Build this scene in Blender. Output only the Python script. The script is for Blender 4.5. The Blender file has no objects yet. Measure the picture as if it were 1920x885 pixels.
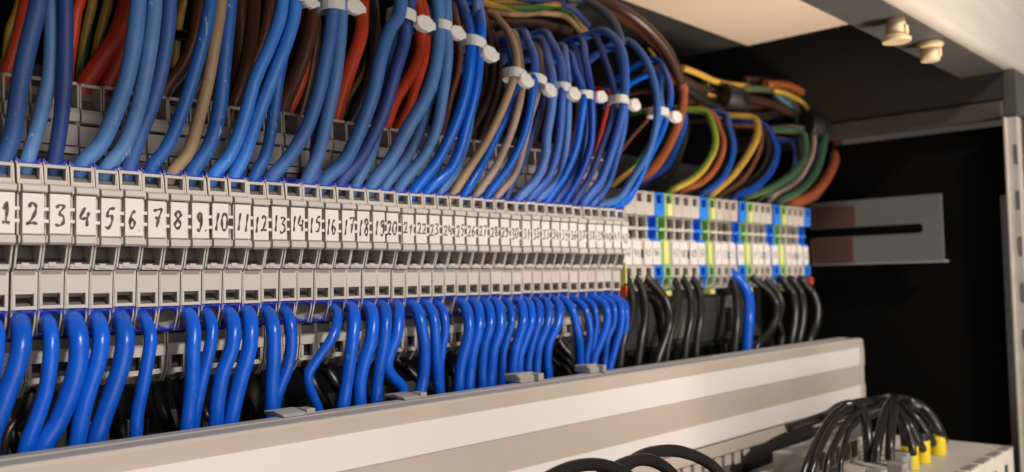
import bpy, bmesh, math, random
from mathutils import Vector, Matrix
random.seed(7)
S = 0.001                      # all tables are in millimetres
scene = bpy.context.scene
COL = scene.collection

# ------------------------------------------------------------------ camera
CAM_LOC = (-74.653, -232.372, -4.348)
CAM_ROT = [[0.68271536, -0.73041504, -0.01983934], [-0.02412637, -0.0496711, 0.99847419], [0.73028601, 0.68119501, 0.05153348]]
CAM_F = 31.35975

cam_d = bpy.data.cameras.new("camera")
cam = bpy.data.objects.new("camera", cam_d)
COL.objects.link(cam)
R_ = Matrix([CAM_ROT[0], CAM_ROT[1], [-v for v in CAM_ROT[2]]]).transposed()   # columns: right, up, back
cam.matrix_world = Matrix.Translation(Vector(CAM_LOC) * S) @ R_.to_4x4()
cam_d.sensor_width = 36
cam_d.lens = CAM_F
cam_d.clip_start = 0.005
cam_d.clip_end = 20
cam_d.dof.use_dof = True
cam_d.dof.focus_distance = 0.250
cam_d.dof.aperture_fstop = 17
scene.camera = cam

# ------------------------------------------------------------------ world, lamps, exposure
w = bpy.data.worlds.new("World")
scene.world = w
w.use_nodes = True
w.node_tree.nodes["Background"].inputs[0].default_value = (1.0, 0.85, 0.72, 1)
w.node_tree.nodes["Background"].inputs[1].default_value = 0.06
scene.view_settings.view_transform = 'Standard'
scene.view_settings.look = 'None'
scene.view_settings.exposure = 0.0
scene.view_settings.gamma = 1.0


def lamp(name, loc, target, size, power, color):
    d = bpy.data.lights.new(name, 'AREA')
    d.shape = 'DISK'
    d.size = size * S
    d.energy = power
    d.color = color
    o = bpy.data.objects.new(name, d)
    COL.objects.link(o)
    o.location = Vector(loc) * S
    o.rotation_euler = (Vector(target) - Vector(loc)).to_track_quat('-Z', 'Y').to_euler()
    return o


lamp("room_lamp", (70, -1080, 850), (140, 0, 0), 130, 15.4, (1.0, 0.945, 0.885))
lamp("front_fill", (120, -900, -130), (260, 0, 0), 900, 4.7, (1.0, 0.935, 0.87))  # added broad fill for the faces turned to the front
fb = lamp("duct_fill", (330, -460, -280), (330, -20, 190), 200, 0.36, (1.0, 0.86, 0.72))  # added lamp, narrow beam lifting the upper duct's underside
fb.data.spread = math.radians(44)

# ------------------------------------------------------------------ materials
MATS = {}


def mat(name, col, rough=0.45, metal=0.0, bump=0.0, bscale=900.0, vary=0.06, mottled=0.0, mscale=60.0,
        mcol=None, scratch=0.0, sheen=0.0, stretch=(1, 1, 1), spec=0.5, sub=0.0, coat=0.0):
    m = bpy.data.materials.new(name)
    m.use_nodes = True
    nt = m.node_tree
    N, Lk = nt.nodes, nt.links
    b = N["Principled BSDF"]
    b.inputs["Roughness"].default_value = rough
    b.inputs["Metallic"].default_value = metal
    b.inputs["Specular IOR Level"].default_value = spec
    if coat:
        b.inputs["Coat Weight"].default_value = coat
        b.inputs["Coat Roughness"].default_value = 0.25
    if sub:
        b.inputs["Subsurface Weight"].default_value = sub
        b.inputs["Subsurface Radius"].default_value = (0.002, 0.0015, 0.001)
        b.inputs["Subsurface Scale"].default_value = 1.0
    tc = N.new("ShaderNodeTexCoord")
    mp = N.new("ShaderNodeMapping")
    mp.inputs["Scale"].default_value = stretch
    geo = N.new("ShaderNodeNewGeometry")
    Lk.new(geo.outputs["Position"], mp.inputs["Vector"])
    out = None
    rgb = N.new("ShaderNodeRGB")
    rgb.outputs[0].default_value = (*col, 1)
    out = rgb.outputs[0]
    if mottled > 0:
        nz = N.new("ShaderNodeTexNoise")
        nz.inputs["Scale"].default_value = mscale
        nz.inputs["Detail"].default_value = 6
        nz.inputs["Roughness"].default_value = 0.65
        Lk.new(mp.outputs[0], nz.inputs["Vector"])
        rp = N.new("ShaderNodeMapRange")
        rp.inputs["From Min"].default_value = 0.35
        rp.inputs["From Max"].default_value = 0.7
        rp.inputs["To Max"].default_value = mottled
        Lk.new(nz.outputs["Fac"], rp.inputs["Value"])
        mx = N.new("ShaderNodeMixRGB")
        mc = mcol or tuple(c * 0.6 for c in col)
        mx.inputs[2].default_value = (*mc, 1)
        Lk.new(rp.outputs[0], mx.inputs[0])
        Lk.new(out, mx.inputs[1])
        out = mx.outputs[0]
    if scratch > 0:
        nz = N.new("ShaderNodeTexNoise")
        nz.inputs["Scale"].default_value = 330
        nz.inputs["Detail"].default_value = 3
        nz.inputs["Distortion"].default_value = 1.5
        mp2 = N.new("ShaderNodeMapping")
        mp2.inputs["Scale"].default_value = (1.6, 1.0, 0.55)
        Lk.new(geo.outputs["Position"], mp2.inputs["Vector"])
        Lk.new(mp2.outputs[0], nz.inputs["Vector"])
        rp = N.new("ShaderNodeMapRange")
        rp.inputs["From Min"].default_value = 0.66
        rp.inputs["From Max"].default_value = 0.74
        rp.inputs["To Max"].default_value = scratch
        Lk.new(nz.outputs["Fac"], rp.inputs["Value"])
        mx = N.new("ShaderNodeMixRGB")
        mx.inputs[2].default_value = (0.5, 0.6, 0.72, 1)
        Lk.new(rp.outputs[0], mx.inputs[0])
        Lk.new(out, mx.inputs[1])
        out = mx.outputs[0]
    if vary > 0:
        oi = N.new("ShaderNodeObjectInfo")
        mr = N.new("ShaderNodeMapRange")
        mr.inputs["To Min"].default_value = 1 - vary
        mr.inputs["To Max"].default_value = 1 + vary
        Lk.new(oi.outputs["Random"], mr.inputs["Value"])
        hs = N.new("ShaderNodeHueSaturation")
        Lk.new(mr.outputs[0], hs.inputs["Value"])
        Lk.new(out, hs.inputs["Color"])
        out = hs.outputs[0]
    Lk.new(out, b.inputs["Base Color"])
    if bump > 0:
        nz = N.new("ShaderNodeTexNoise")
        nz.inputs["Scale"].default_value = bscale
        nz.inputs["Detail"].default_value = 4
        Lk.new(mp.outputs[0], nz.inputs["Vector"])
        bp = N.new("ShaderNodeBump")
        bp.inputs["Strength"].default_value = bump
        bp.inputs["Distance"].default_value = 0.0002
        Lk.new(nz.outputs["Fac"], bp.inputs["Height"])
        Lk.new(bp.outputs[0], b.inputs["Normal"])
    MATS[name] = m
    return m


def wire_mat(name, col, rough=0.4, **k):
    return mat(name, col, rough, bump=0.35, bscale=700, vary=0.12, mottled=0.35, mscale=90, **k)


wire_mat('dusty', (0.0439, 0.122, 0.3782), 0.5, scratch=0.35)
wire_mat('pale_scuffed', (0.1037, 0.244, 0.5246), 0.5, scratch=0.75)
wire_mat('navy', (0.0342, 0.0732, 0.2928), 0.5)
wire_mat('steel', (0.083, 0.2135, 0.5124), 0.5, scratch=0.15)
wire_mat('mid_scuffed', (0.022, 0.122, 0.4392), 0.45, scratch=0.7)
wire_mat('tan', (0.46, 0.30, 0.17), 0.5)
wire_mat('beige', (0.40, 0.29, 0.235), 0.5)
wire_mat('bright', (0.045, 0.22, 0.72), 0.4, scratch=0.25)
wire_mat('steel_dark', (0.0512, 0.1586, 0.4392), 0.5)
wire_mat('vivid', (0.0049, 0.1342, 0.6832), 0.28)
wire_mat('pale', (0.085, 0.19, 0.55), 0.45)
wire_mat('mid', (0.0366, 0.122, 0.488), 0.4)
wire_mat('deep', (0.006, 0.06, 0.40), 0.18)
wire_mat('blue', (0.01, 0.08, 0.40), 0.3)
wire_mat('dirty', (0.05, 0.075, 0.13), 0.5)
wire_mat('lower', (0.004, 0.095, 0.58), 0.29, spec=0.4, scratch=0.12)
wire_mat('red', (0.85, 0.085, 0.025), 0.4)
wire_mat('darkred', (0.52, 0.04, 0.014), 0.45)
wire_mat('brown', (0.16, 0.055, 0.028), 0.35)
wire_mat('darkbrown', (0.055, 0.025, 0.018), 0.35)
wire_mat('orange', (0.33, 0.09, 0.028), 0.4)
wire_mat('black', (0.016, 0.014, 0.013), 0.36)
wire_mat('cable', (0.016, 0.014, 0.0135), 0.3)
wire_mat('yellow', (0.55, 0.33, 0.05), 0.4)
wire_mat('green', (0.03, 0.16, 0.035), 0.4)
wire_mat('lime', (0.20, 0.34, 0.03), 0.4)
wire_mat('dullgreen', (0.05, 0.13, 0.07), 0.45)
wire_mat('mossy', (0.09, 0.12, 0.05), 0.45)
wire_mat('teal', (0.02, 0.08, 0.10), 0.45)
wire_mat('pinkish', (0.36, 0.24, 0.20), 0.45)

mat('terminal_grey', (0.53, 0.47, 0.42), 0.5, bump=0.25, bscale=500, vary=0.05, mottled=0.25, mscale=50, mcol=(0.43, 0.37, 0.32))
mat('recess_grey', (0.15, 0.135, 0.12), 0.6, vary=0.05)  # terminal plastic with the shade of its recesses put into the colour
mat('recess_deep', (0.085, 0.078, 0.07), 0.6, vary=0.05)  # darker again, shade of the clamp opening put into the colour
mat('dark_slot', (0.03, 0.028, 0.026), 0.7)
mat('marker_white', (0.72, 0.65, 0.605), 0.4, bump=0.1, vary=0.03, mottled=0.15, mscale=80, mcol=(0.70, 0.61, 0.54))
mat('ink', (0.035, 0.02, 0.018), 0.5, mottled=0.9, mscale=900, mcol=(0.13, 0.08, 0.075), vary=0.2)
mat('funnel_blue', (0.02, 0.036, 0.34), 0.35, bump=0.1, vary=0.08)
mat('far_blue', (0.03, 0.20, 0.72), 0.35, vary=0.08)
mat('far_green', (0.30, 0.48, 0.18), 0.4, vary=0.1)
mat('far_yellow', (0.70, 0.64, 0.22), 0.4, vary=0.08)
mat('end_red', (0.65, 0.08, 0.02), 0.4)
mat('duct_white', (0.70, 0.64, 0.59), 0.5, bump=0.12, bscale=300, vary=0, mottled=0.25, mscale=25, mcol=(0.68, 0.60, 0.545))
mat('duct_cream', (0.86, 0.68, 0.53), 0.5, bump=0.12, bscale=300, vary=0, mottled=0.25, mscale=15, mcol=(0.7, 0.5, 0.36))
mat('duct_tan', (0.47, 0.385, 0.32), 0.55, bump=0.12, bscale=300, vary=0, mottled=0.4, mscale=18, mcol=(0.34, 0.29, 0.235))
mat('duct_grey', (0.42, 0.385, 0.345), 0.6, bump=0.3, bscale=200, vary=0, mottled=0.5, mscale=60, stretch=(0.1, 3, 3))
mat('duct_inside', (0.12, 0.11, 0.10), 0.7, vary=0)
mat('tie_white', (0.80, 0.76, 0.71), 0.3, sub=0.6, vary=0.03)
mat('steel_plate', (0.25, 0.255, 0.255), 0.45, metal=0.6, bump=0.2, bscale=120, vary=0, mottled=0.4, mscale=30, stretch=(1, 0.3, 3))
mat('flange_and_reflection_brown', (0.10, 0.042, 0.03), 0.55, vary=0, mottled=0.3, mscale=60)  # post flange colour, also the reflection painted on the bracket
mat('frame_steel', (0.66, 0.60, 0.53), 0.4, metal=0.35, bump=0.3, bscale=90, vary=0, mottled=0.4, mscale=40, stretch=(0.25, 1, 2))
mat('rail_tan', (0.075, 0.063, 0.054), 0.5, vary=0, mottled=0.95, mscale=16, mcol=(0.035, 0.03, 0.027))
mat('rail_brown', (0.045, 0.04, 0.036), 0.5, metal=0.3, vary=0, mottled=0.6, mscale=14, mcol=(0.06, 0.05, 0.045))
mat('frame_dark', (0.10, 0.098, 0.095), 0.55, metal=0.3, vary=0, mottled=0.5, mscale=25)  # frame steel darkened for the shaded header underside and corner
mat('roof_dark', (0.022, 0.02, 0.019), 0.7, vary=0, mottled=0.4, mscale=15)
mat('black_wall', (0.0045, 0.0045, 0.0044), 0.9, vary=0, mottled=0.3, mscale=12, spec=0.08)
mat('plug_cream', (0.60, 0.45, 0.27), 0.45, sub=0.1, vary=0.05)
mat('box_white', (0.60, 0.53, 0.46), 0.5, bump=0.15, vary=0, mottled=0.4, mscale=30)
mat('plug_grey', (0.34, 0.31, 0.29), 0.45, vary=0.1, mottled=0.4, mscale=200)
mat('plug_yellow', (0.85, 0.62, 0.015), 0.4, vary=0.05)
mat('black_plastic', (0.012, 0.011, 0.011), 0.5, vary=0.05)
mat('dark_grey_plastic', (0.045, 0.045, 0.043), 0.6, vary=0.05, mottled=0.4, mscale=60)
mat('clip_grey', (0.36, 0.33, 0.30), 0.5, vary=0.06, mottled=0.3, mscale=80)


# ------------------------------------------------------------------ mesh helpers (mm in, m out)
class MB:
    def __init__(s):
        s.bm = bmesh.new()
        s.mats = []

    def mi(s, m):
        if m not in s.mats:
            s.mats.append(m)
        return s.mats.index(m)

    def box(s, x0, x1, y0, y1, z0, z1, m, bev=0.0):
        vs = [s.bm.verts.new(Vector((x, y, z)) * S) for x in (x0, x1) for y in (y0, y1) for z in (z0, z1)]
        idx = [(0, 1, 3, 2), (4, 6, 7, 5), (0, 4, 5, 1), (2, 3, 7, 6), (0, 2, 6, 4), (1, 5, 7, 3)]
        fs = [s.bm.faces.new([vs[i] for i in f]) for f in idx]
        k = s.mi(m)
        for f in fs:
            f.material_index = k
        if bev:
            es = list({e for f in fs for e in f.edges})
            r = bmesh.ops.bevel(s.bm, geom=es, offset=bev * S, segments=2, affect='EDGES', profile=0.6)
            for f in r['faces']:
                f.material_index = k
        return s

    def prism(s, poly, x0, x1, m, bev=0.0, axis=0):
        """closed polygon of (y, z) swept along x (axis 0) or of (x, z) swept along y (axis 1)"""
        def P(a, p):
            return Vector((a, p[0], p[1])) if axis == 0 else (Vector((p[0], a, p[1])) if axis == 1 else Vector((p[0], p[1], a)))
        A = [s.bm.verts.new(P(x0, p) * S) for p in poly]
        B = [s.bm.verts.new(P(x1, p) * S) for p in poly]
        n = len(poly)
        fs = [s.bm.faces.new(A[::-1]), s.bm.faces.new(B)]
        for i in range(n):
            fs.append(s.bm.faces.new((A[i], A[(i + 1) % n], B[(i + 1) % n], B[i])))
        k = s.mi(m)
        for f in fs:
            f.material_index = k
        if bev:
            es = [e for e in {e for f in fs[:2] for e in f.edges}]
            r = bmesh.ops.bevel(s.bm, geom=es, offset=bev * S, segments=1, affect='EDGES')
            for f in r['faces']:
                f.material_index = k
        return s

    def ring(s, c, nrm, up, ro, ri, depth, m, n=20, square=None, lift=0.0, skirt=2.0):
        """a plate with a round hole and a tube behind it; square=(hw,hh) makes the rim rectangular"""
        c, nrm, up = Vector(c), Vector(nrm).normalized(), Vector(up).normalized()
        rt = up.cross(nrm).normalized()
        up = nrm.cross(rt).normalized()
        k = s.mi(m)
        O, I, D = [], [], []
        for i in range(n):
            a = 2 * math.pi * i / n
            ca, sa = math.cos(a), math.sin(a)
            if square:
                q = max(abs(ca) / square[0], abs(sa) / square[1])
                ox, oy = ca / q, sa / q
            else:
                ox, oy = ca * ro, sa * ro
            li = lift * max(0, abs(ox) / (square[0] if square else ro) - 0.6) / 0.4
            O.append(s.bm.verts.new((c + rt * ox + up * oy + nrm * li) * S))
            I.append(s.bm.verts.new((c + rt * ca * ri + up * sa * ri - nrm * 0.25) * S))
            D.append(s.bm.verts.new((c + rt * ca * ri * 0.8 + up * sa * ri * 0.8 - nrm * depth) * S))
        for i in range(n):
            j = (i + 1) % n
            f = s.bm.faces.new((O[i], O[j], I[j], I[i])); f.material_index = k; f.smooth = True
            f = s.bm.faces.new((I[i], I[j], D[j], D[i])); f.material_index = s.mi('recess_grey'); f.smooth = True
        # outer skirt
        Bk = [s.bm.verts.new(v.co - nrm * skirt * S) for v in O]
        for i in range(n):
            j = (i + 1) % n
            f = s.bm.faces.new((O[j], O[i], Bk[i], Bk[j])); f.material_index = k
        f = s.bm.faces.new(D); f.material_index = s.mi('dark_slot')
        return s

    def tube(s, pts, r, m, n=14, sub=6, mats2=None, twist=0.0, wob=0.0, cap=True, rs=None, frac=.4, off=0):
        P = spline([Vector(p) for p in pts], sub)
        L = len(P)
        T = [(P[min(i + 1, L - 1)] - P[max(i - 1, 0)]).normalized() for i in range(L)]
        u = T[0].orthogonal().normalized()
        rings = []
        k = s.mi(m)
        k2 = s.mi(mats2) if mats2 else k
        acc = 0
        for i in range(L):
            u = (u - T[i] * u.dot(T[i])).normalized()
            v = T[i].cross(u)
            if i:
                acc += (P[i] - P[i - 1]).length
            tw = twist * acc
            rr = r * (1 + wob * math.sin(acc * 0.35 + r * 50)) if rs is None else r * rs(i / (L - 1))
            rings.append([s.bm.verts.new((P[i] + (u * math.cos(2 * math.pi * j / n + tw) + v * math.sin(2 * math.pi * j / n + tw)) * rr) * S) for j in range(n)])
        for i in range(L - 1):
            for j in range(n):
                f = s.bm.faces.new((rings[i][j], rings[i][(j + 1) % n], rings[i + 1][(j + 1) % n], rings[i + 1][j]))
                f.smooth = True
                f.material_index = k2 if (mats2 and (j + off) % n < n * frac) else k
        if cap:
            f = s.bm.faces.new(rings[0][::-1]); f.material_index = k
            f = s.bm.faces.new(rings[-1]); f.material_index = k
        return s

    def build(s, name, parent=None, loc=None, recalc=True):
        if recalc:
            bmesh.ops.recalc_face_normals(s.bm, faces=s.bm.faces)
        me = bpy.data.meshes.new(name)
        s.bm.to_mesh(me)
        s.bm.free()
        for m in s.mats:
            me.materials.append(MATS[m])
        o = bpy.data.objects.new(name, me)
        COL.objects.link(o)
        if parent:
            o.parent = parent
        if loc:
            o.location = Vector(loc) * S
        return o


def spline(pts, sub):
    out = []
    n = len(pts)
    for i in range(n - 1):
        p0 = pts[i - 1] if i else pts[0] * 2 - pts[1]
        p1, p2 = pts[i], pts[i + 1]
        p3 = pts[i + 2] if i + 2 < n else pts[-1] * 2 - pts[-2]
        # centripetal-like tangents
        d01, d12, d23 = [max(1e-3, (b - a).length) ** 0.5 for a, b in ((p0, p1), (p1, p2), (p2, p3))]
        m1 = (p2 - p1) + d12 * ((p1 - p0) / d01 - (p2 - p0) / (d01 + d12))
        m2 = (p2 - p1) + d12 * ((p3 - p2) / d23 - (p3 - p1) / (d12 + d23))
        for k in range(sub):
            t = k / sub
            out.append(p1 * (2 * t**3 - 3 * t**2 + 1) + m1 * (t**3 - 2 * t**2 + t) + p2 * (-2 * t**3 + 3 * t**2) + m2 * (t**3 - t**2))
    out.append(pts[-1])
    return out


def tag(o, label=None, cat=None, group=None, kind=None):
    if label: o['label'] = label
    if cat: o['category'] = cat
    if group: o['group'] = group
    if kind: o['kind'] = kind
    return o


def empty(name, loc, label, cat, group=None):
    o = bpy.data.objects.new(name, None)
    o.empty_display_size = 0.005
    COL.objects.link(o)
    o.location = Vector(loc) * S
    return tag(o, label, cat, group)


def copy_part(o, parent):
    c = o.copy()
    COL.objects.link(c)
    c.parent = parent
    for ch in o.children:
        copy_part(ch, c)
    return c


def retag(o, **k):
    for key, v in k.items():
        o[key] = v


# ------------------------------------------------------------------ the cabinet round it all (setting)
tag(MB().box(-700, 700, 88, 92, -420, 400, 'black_wall').build('back_wall'), kind='structure')
tag(MB().box(478, 484, -96, 88, -420, 78, 'black_wall').build('side_wall'), kind='structure')
tag(MB().box(-700, 484, -108, 92, 216, 222, 'roof_dark').build('cabinet_roof'), kind='structure')
tag(MB().box(-700, 484, -110, 88, -330, -322, 'black_wall').build('cabinet_floor'), kind='structure')

# ------------------------------------------------------------------ cabinet frame
fr = empty('cabinet_frame', (470, -100, -320), 'bare steel cabinet frame with slotted post at the right edge and a header beam above', 'cabinet frame')
fl = Vector((470, -100, -320))


def child(mb, name, root, label=None):
    for v in mb.bm.verts:
        v.co -= root.location
    o = mb.build(name, root)
    if label:
        o['label'] = label
    return o


hb = MB()
arc = [(-100.6 - 4.2 * math.sin(a), 112.2 - 4.2 * math.cos(a)) for a in [i * math.pi / 16 for i in range(9)]]
hb.prism([(-75.5, 108)] + arc + [(-104.8, 139), (-106, 141), (-106, 200), (-75.5, 200)], -700, 520, 'frame_steel')
child(hb, 'header_beam', fr)
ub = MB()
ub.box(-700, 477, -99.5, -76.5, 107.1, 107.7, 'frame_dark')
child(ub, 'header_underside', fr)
sr = MB()
sr.box(470, 477.5, -98, 86, 81, 91, 'rail_tan', 1.5)
child(sr, 'side_top_rail', fr)
sp = MB()
sp.box(471, 477, -98, 87, 92, 215, 'roof_dark')
child(sp, 'side_upper_panel', fr)
pm = MB()
pm.box(467.5, 469.9, -99.4, -98.2, -320, 81, 'frame_steel', 0.3)
# slotted face: strips between slots
zc = [60 - 25.2 * i for i in range(15)]
x0, x1 = 470, 478
py0, py1 = -104.6, -103.4
edges = [81]
for z in zc:
    edges += [z + 5.6, z - 5.6]
edges.append(-320)
pm.box(x0, x1, -104.6, -99.0, -320, 81, 'frame_steel', 0.3)
for z in zc:
    pm.box(x0 - 0.25, x0 + 0.4, -103.9, -102.9, z - 5.4, z + 5.4, 'dark_slot')
    pm.box(x0 - 0.32, x0 + 0.4, -103.3, -102.2, z - 5.0, z + 5.0, 'steel_plate', 0.2)
child(pm, 'post', fr)
pf = MB()
pf.box(477.5, 492, -107, -99.4, -320, 80, 'flange_and_reflection_brown', 0.5)
child(pf, 'post_flange', fr)
cb = MB()
cb.box(471, 500, -105, -98, 82, 107, 'frame_dark', 0.6)
child(cb, 'corner_block', fr)
st = MB()
st.box(470.5, 472, -100.6, -94.2, -140, 38.3, 'steel_plate', 0.3)
child(st, 'post_lining', fr)

# cream plugs on the header underside
for i, ((x, y), lab) in enumerate((((322, -94), 'larger cream plastic plug under the header beam, upper left of the pair'),
                                   ((375, -91), 'smaller cream plastic plug under the header beam, lower right of the pair'))):
    pr = empty('plastic_plug', (x, y, 107), lab, 'plug', 'cream plugs under the header beam')
    a = MB()
    n = 18

    def disc(z0, z1, r0, r1, ex=1.0):
        A = [a.bm.verts.new(Vector((x + r0 * ex * math.cos(2 * math.pi * k / n), y + r0 * math.sin(2 * math.pi * k / n), z0)) * S) for k in range(n)]
        B = [a.bm.verts.new(Vector((x + r1 * ex * math.cos(2 * math.pi * k / n), y + r1 * math.sin(2 * math.pi * k / n), z1)) * S) for k in range(n)]
        mi = a.mi('plug_cream')
        for k in range(n):
            f = a.bm.faces.new((A[k], A[(k + 1) % n], B[(k + 1) % n], B[k])); f.material_index = mi; f.smooth = True
        for r_ in (A[::-1], B):
            f = a.bm.faces.new(r_); f.material_index = mi
    if i == 0:
        disc(107, 99.5, 3.9, 4.5)
        disc(99.6, 98.2, 4.8, 6.3)
        disc(98.3, 96.8, 6.3, 5.8)
    else:
        disc(107, 105.8, 5.6, 6.4)
        disc(105.9, 104.0, 6.4, 5.0)
        disc(104.1, 98.0, 4.6, 4.2)
    child(a, 'plug_head', pr)
    b = MB()
    b.box(x - 1.6, x + 1.6, y - 4.9, y - 3.9, 99.8, 103.5, 'plug_cream', 0.3)
    child(b, 'plug_rib', pr)

# ------------------------------------------------------------------ upper duct
ud = empty('cable_duct', (140, 0, 141), 'cream cable duct seen from beneath, above the wires at the top right', 'cable duct')
a = MB(); a.box(-500, 432, -33.5, 35, 140.5, 200, 'duct_cream', 0.8); child(a, 'duct_body', ud)
a = MB(); a.box(-500, 431, 35.3, 80, 141.5, 198, 'dark_grey_plastic', 0.5)  # rear of the duct underside, its shade put into a darker piece
child(a, 'rear_shade', ud)

# ------------------------------------------------------------------ lower duct
ld = empty('cable_duct', (190, 0, -120), 'long cream and tan striped cable duct running below the terminals', 'cable duct')
a = MB()
YF = -30.0
a.prism([(YF, -45), (YF, -40.9), (YF + .4, -40.3), (YF + 2, -40.3), (YF + 2, -45)], -120, 426.5, 'duct_tan')
a.prism([(YF + .25, -55.3), (YF - .35, -54.6), (YF - .35, -45.0), (YF + 2, -45.0), (YF + 2, -55.3)], -120, 426.5, 'duct_white')
a.prism([(YF, -66), (YF, -55.3), (YF + 2, -55.3), (YF + 2, -66)], -120, 426.5, 'duct_tan')
a.prism([(YF - .35, -66), (YF + 2, -66), (YF + 2, -75), (YF + .4, -75.6), (YF - .2, -75.2), (YF - .35, -74.6)], -120, 426.5, 'duct_white')
child(a, 'front_cover', ld)
a = MB()
a.prism([(YF, -45), (YF, -40.7), (YF + 2, -40.1), (YF + 2, -45)], 426.6, 432.5, 'duct_grey')
a.prism([(YF - .4, -55.3), (YF - .4, -45), (YF + 2, -45), (YF + 2, -55.3)], 426.6, 432.5, 'duct_tan')
a.prism([(YF, -66), (YF, -55.3), (YF + 2, -55.3), (YF + 2, -66)], 426.6, 432.5, 'duct_grey')
a.prism([(YF - .4, -75), (YF - .4, -66), (YF + 2, -66), (YF + 2, -75)], 426.6, 432.5, 'duct_tan')
child(a, 'end_cap', ld)
a = MB()
for (y0, y1, z1) in ((YF + 0.5, YF + 4.2, -40.0), (YF + 4.6, YF + 8.6, -40.25), (YF + 9.0, YF + 13.6, -39.9)):
    a.box(-120, 431.5, y0, y1, z1 - 1.6, z1, 'duct_grey', 0.35)
child(a, 'top_rim', ld)
a = MB()
a.box(-120, 431, YF + 2.2, 58, -118, -116, 'duct_inside')
a.box(-120, 431, 56, 58, -115.9, -40, 'duct_inside')
a.box(-120, 431, YF + 2.3, YF + 4, -115.9, -76, 'duct_inside')
child(a, 'duct_trough', ld)
a = MB()
a.box(-120, 431, YF + 0.6, YF + 6, -82, -76.2, 'duct_tan', 0.6)
for i in range(44):
    x = 60 + i * 8.4
    a.box(x, x + 5.6, YF + 1.4, YF + 5, -87 - random.uniform(0, 1.0), -82.3, 'duct_tan', 0.5)
child(a, 'lower_fingers', ld)
a = MB()
for i in range(40):
    x = -20 + i * 11.2
    a.box(x, x + 6.2, 20, 22, -60, -40.6 + random.uniform(-1, 1), 'dark_grey_plastic', 0.4)
child(a, 'inner_fingers', ld)

# grey tongues and clips on the rim
CL = [(60.6, -17.5, 9, 'flat grey tongue lying on the duct rim beside the blue wire of terminal 13'),
      (103.5, -17.0, 8, 'flat grey tongue on the duct rim beside the blue wire of terminal 20'),
      (157.0, -18.0, 9, 'pale grey clip on the duct rim below terminals 30 and 31'),
      (196.0, -18.5, 6.5, 'small grey clip on the duct rim left of the blue wire of terminal 36')]
for k, (x, y, l, lab) in enumerate(CL):
    c = empty('rim_clip', (x, y, -39.8), lab, 'clip', 'grey clips along the duct rim')
    a = MB()
    if k < 2:
        a.prism([(y - 3.0, -39.8), (y + 7, -39.8), (y + 7, -38.7), (y + 2, -38.5), (y - 2.2, -39.0), (y - 3.0, -39.5)], x, x + l, 'clip_grey', 0.3)
    else:
        a.prism([(y - 1, -39.8), (y + 7, -39.8), (y + 7, -37.0), (y + 1, -36.6), (y - 1, -38.0)], x, x + l, 'clip_grey', 0.4)
    child(a, 'clip_body', c)
    b = MB()
    b.box(x + l * 0.8, x + l * 1.12, y - 3.2, y + 1.5, -39.8, -38.2 if k < 2 else -37.0, 'clip_grey', 0.4)
    child(b, 'clip_tab', c)

# ------------------------------------------------------------------ mounting plate and DIN rail behind
tag(MB().box(-120, 440, 36, 38, -60, 60, 'dark_grey_plastic').build('mounting_plate'),
    'dark mounting plate behind the terminal row', 'mounting plate')
a = empty('equipment_block', (330, 22, -33), 'dark grey device with a vertical slot behind the black wires, far right', 'device')
b = MB(); b.box(262, 384, 12, 34, -37, -9.5, 'dark_grey_plastic', 0.6); b.box(262, 392, 10, 34, -39.5, -37.2, 'black_plastic', 0.4); child(b, 'device_body', a)
b = MB()
for x in (272, 300):
    child(MB().box(x, x + 12, 11.2, 11.95, -34, -16, 'recess_grey' if x == 300 else 'dark_grey_plastic', 0.3), 'cover_panel', a)
child(MB().box(345, 364, 11.2, 11.95, -35, -12, 'dark_grey_plastic', 0.3), 'cover_panel', a)
child(MB().box(352, 358, 10.6, 11.15, -20, -14, 'plug_grey', 0.2), 'latch', a)
child(MB().box(352, 358, 10.6, 11.15, -33, -21, 'black_plastic', 0.2), 'slot', a)

# ------------------------------------------------------------------ slotted bracket at the far end
br = empty('slotted_bracket', (468, -26, 3), 'slotted steel bracket on the dark cabinet side, right of the last terminal', 'bracket')
a = MB()
X0, X1 = 466, 467.6
a.box(X0, X1, -65, 14, 25.0, 41.5, 'steel_plate', 0.3)
a.box(X0, X1, -65, 14, 3.0, 19.4, 'steel_plate', 0.3)
n = 10
pol = [(-65, 19.4), (-51.5, 19.4)] + [(-51.5 + 0 + (-2.8) * math.sin(math.pi * i / n) * 1, 22.2 - 2.8 * math.cos(math.pi * i / n)) for i in range(1, n)] + [(-51.5, 25.0), (-65, 25.0)]
a.prism(pol, X0, X1, 'steel_plate')
a.box(X0 + .2, X0 + 5, -66, 14, 2.2, 3.2, 'frame_steel', 0.3)
child(a, 'bracket_plate', br)
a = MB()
a.box(X0 - 0.5, X0 - 0.05, -15, 14, 25.4, 38, 'flange_and_reflection_brown'); a.box(X0 - 0.5, X0 - 0.05, -13, 14, 3.6, 19.0, 'flange_and_reflection_brown')  # thin brown sheets added as a painted reflection on the bracket
child(a, 'flange_and_reflection_brown', br)

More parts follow.
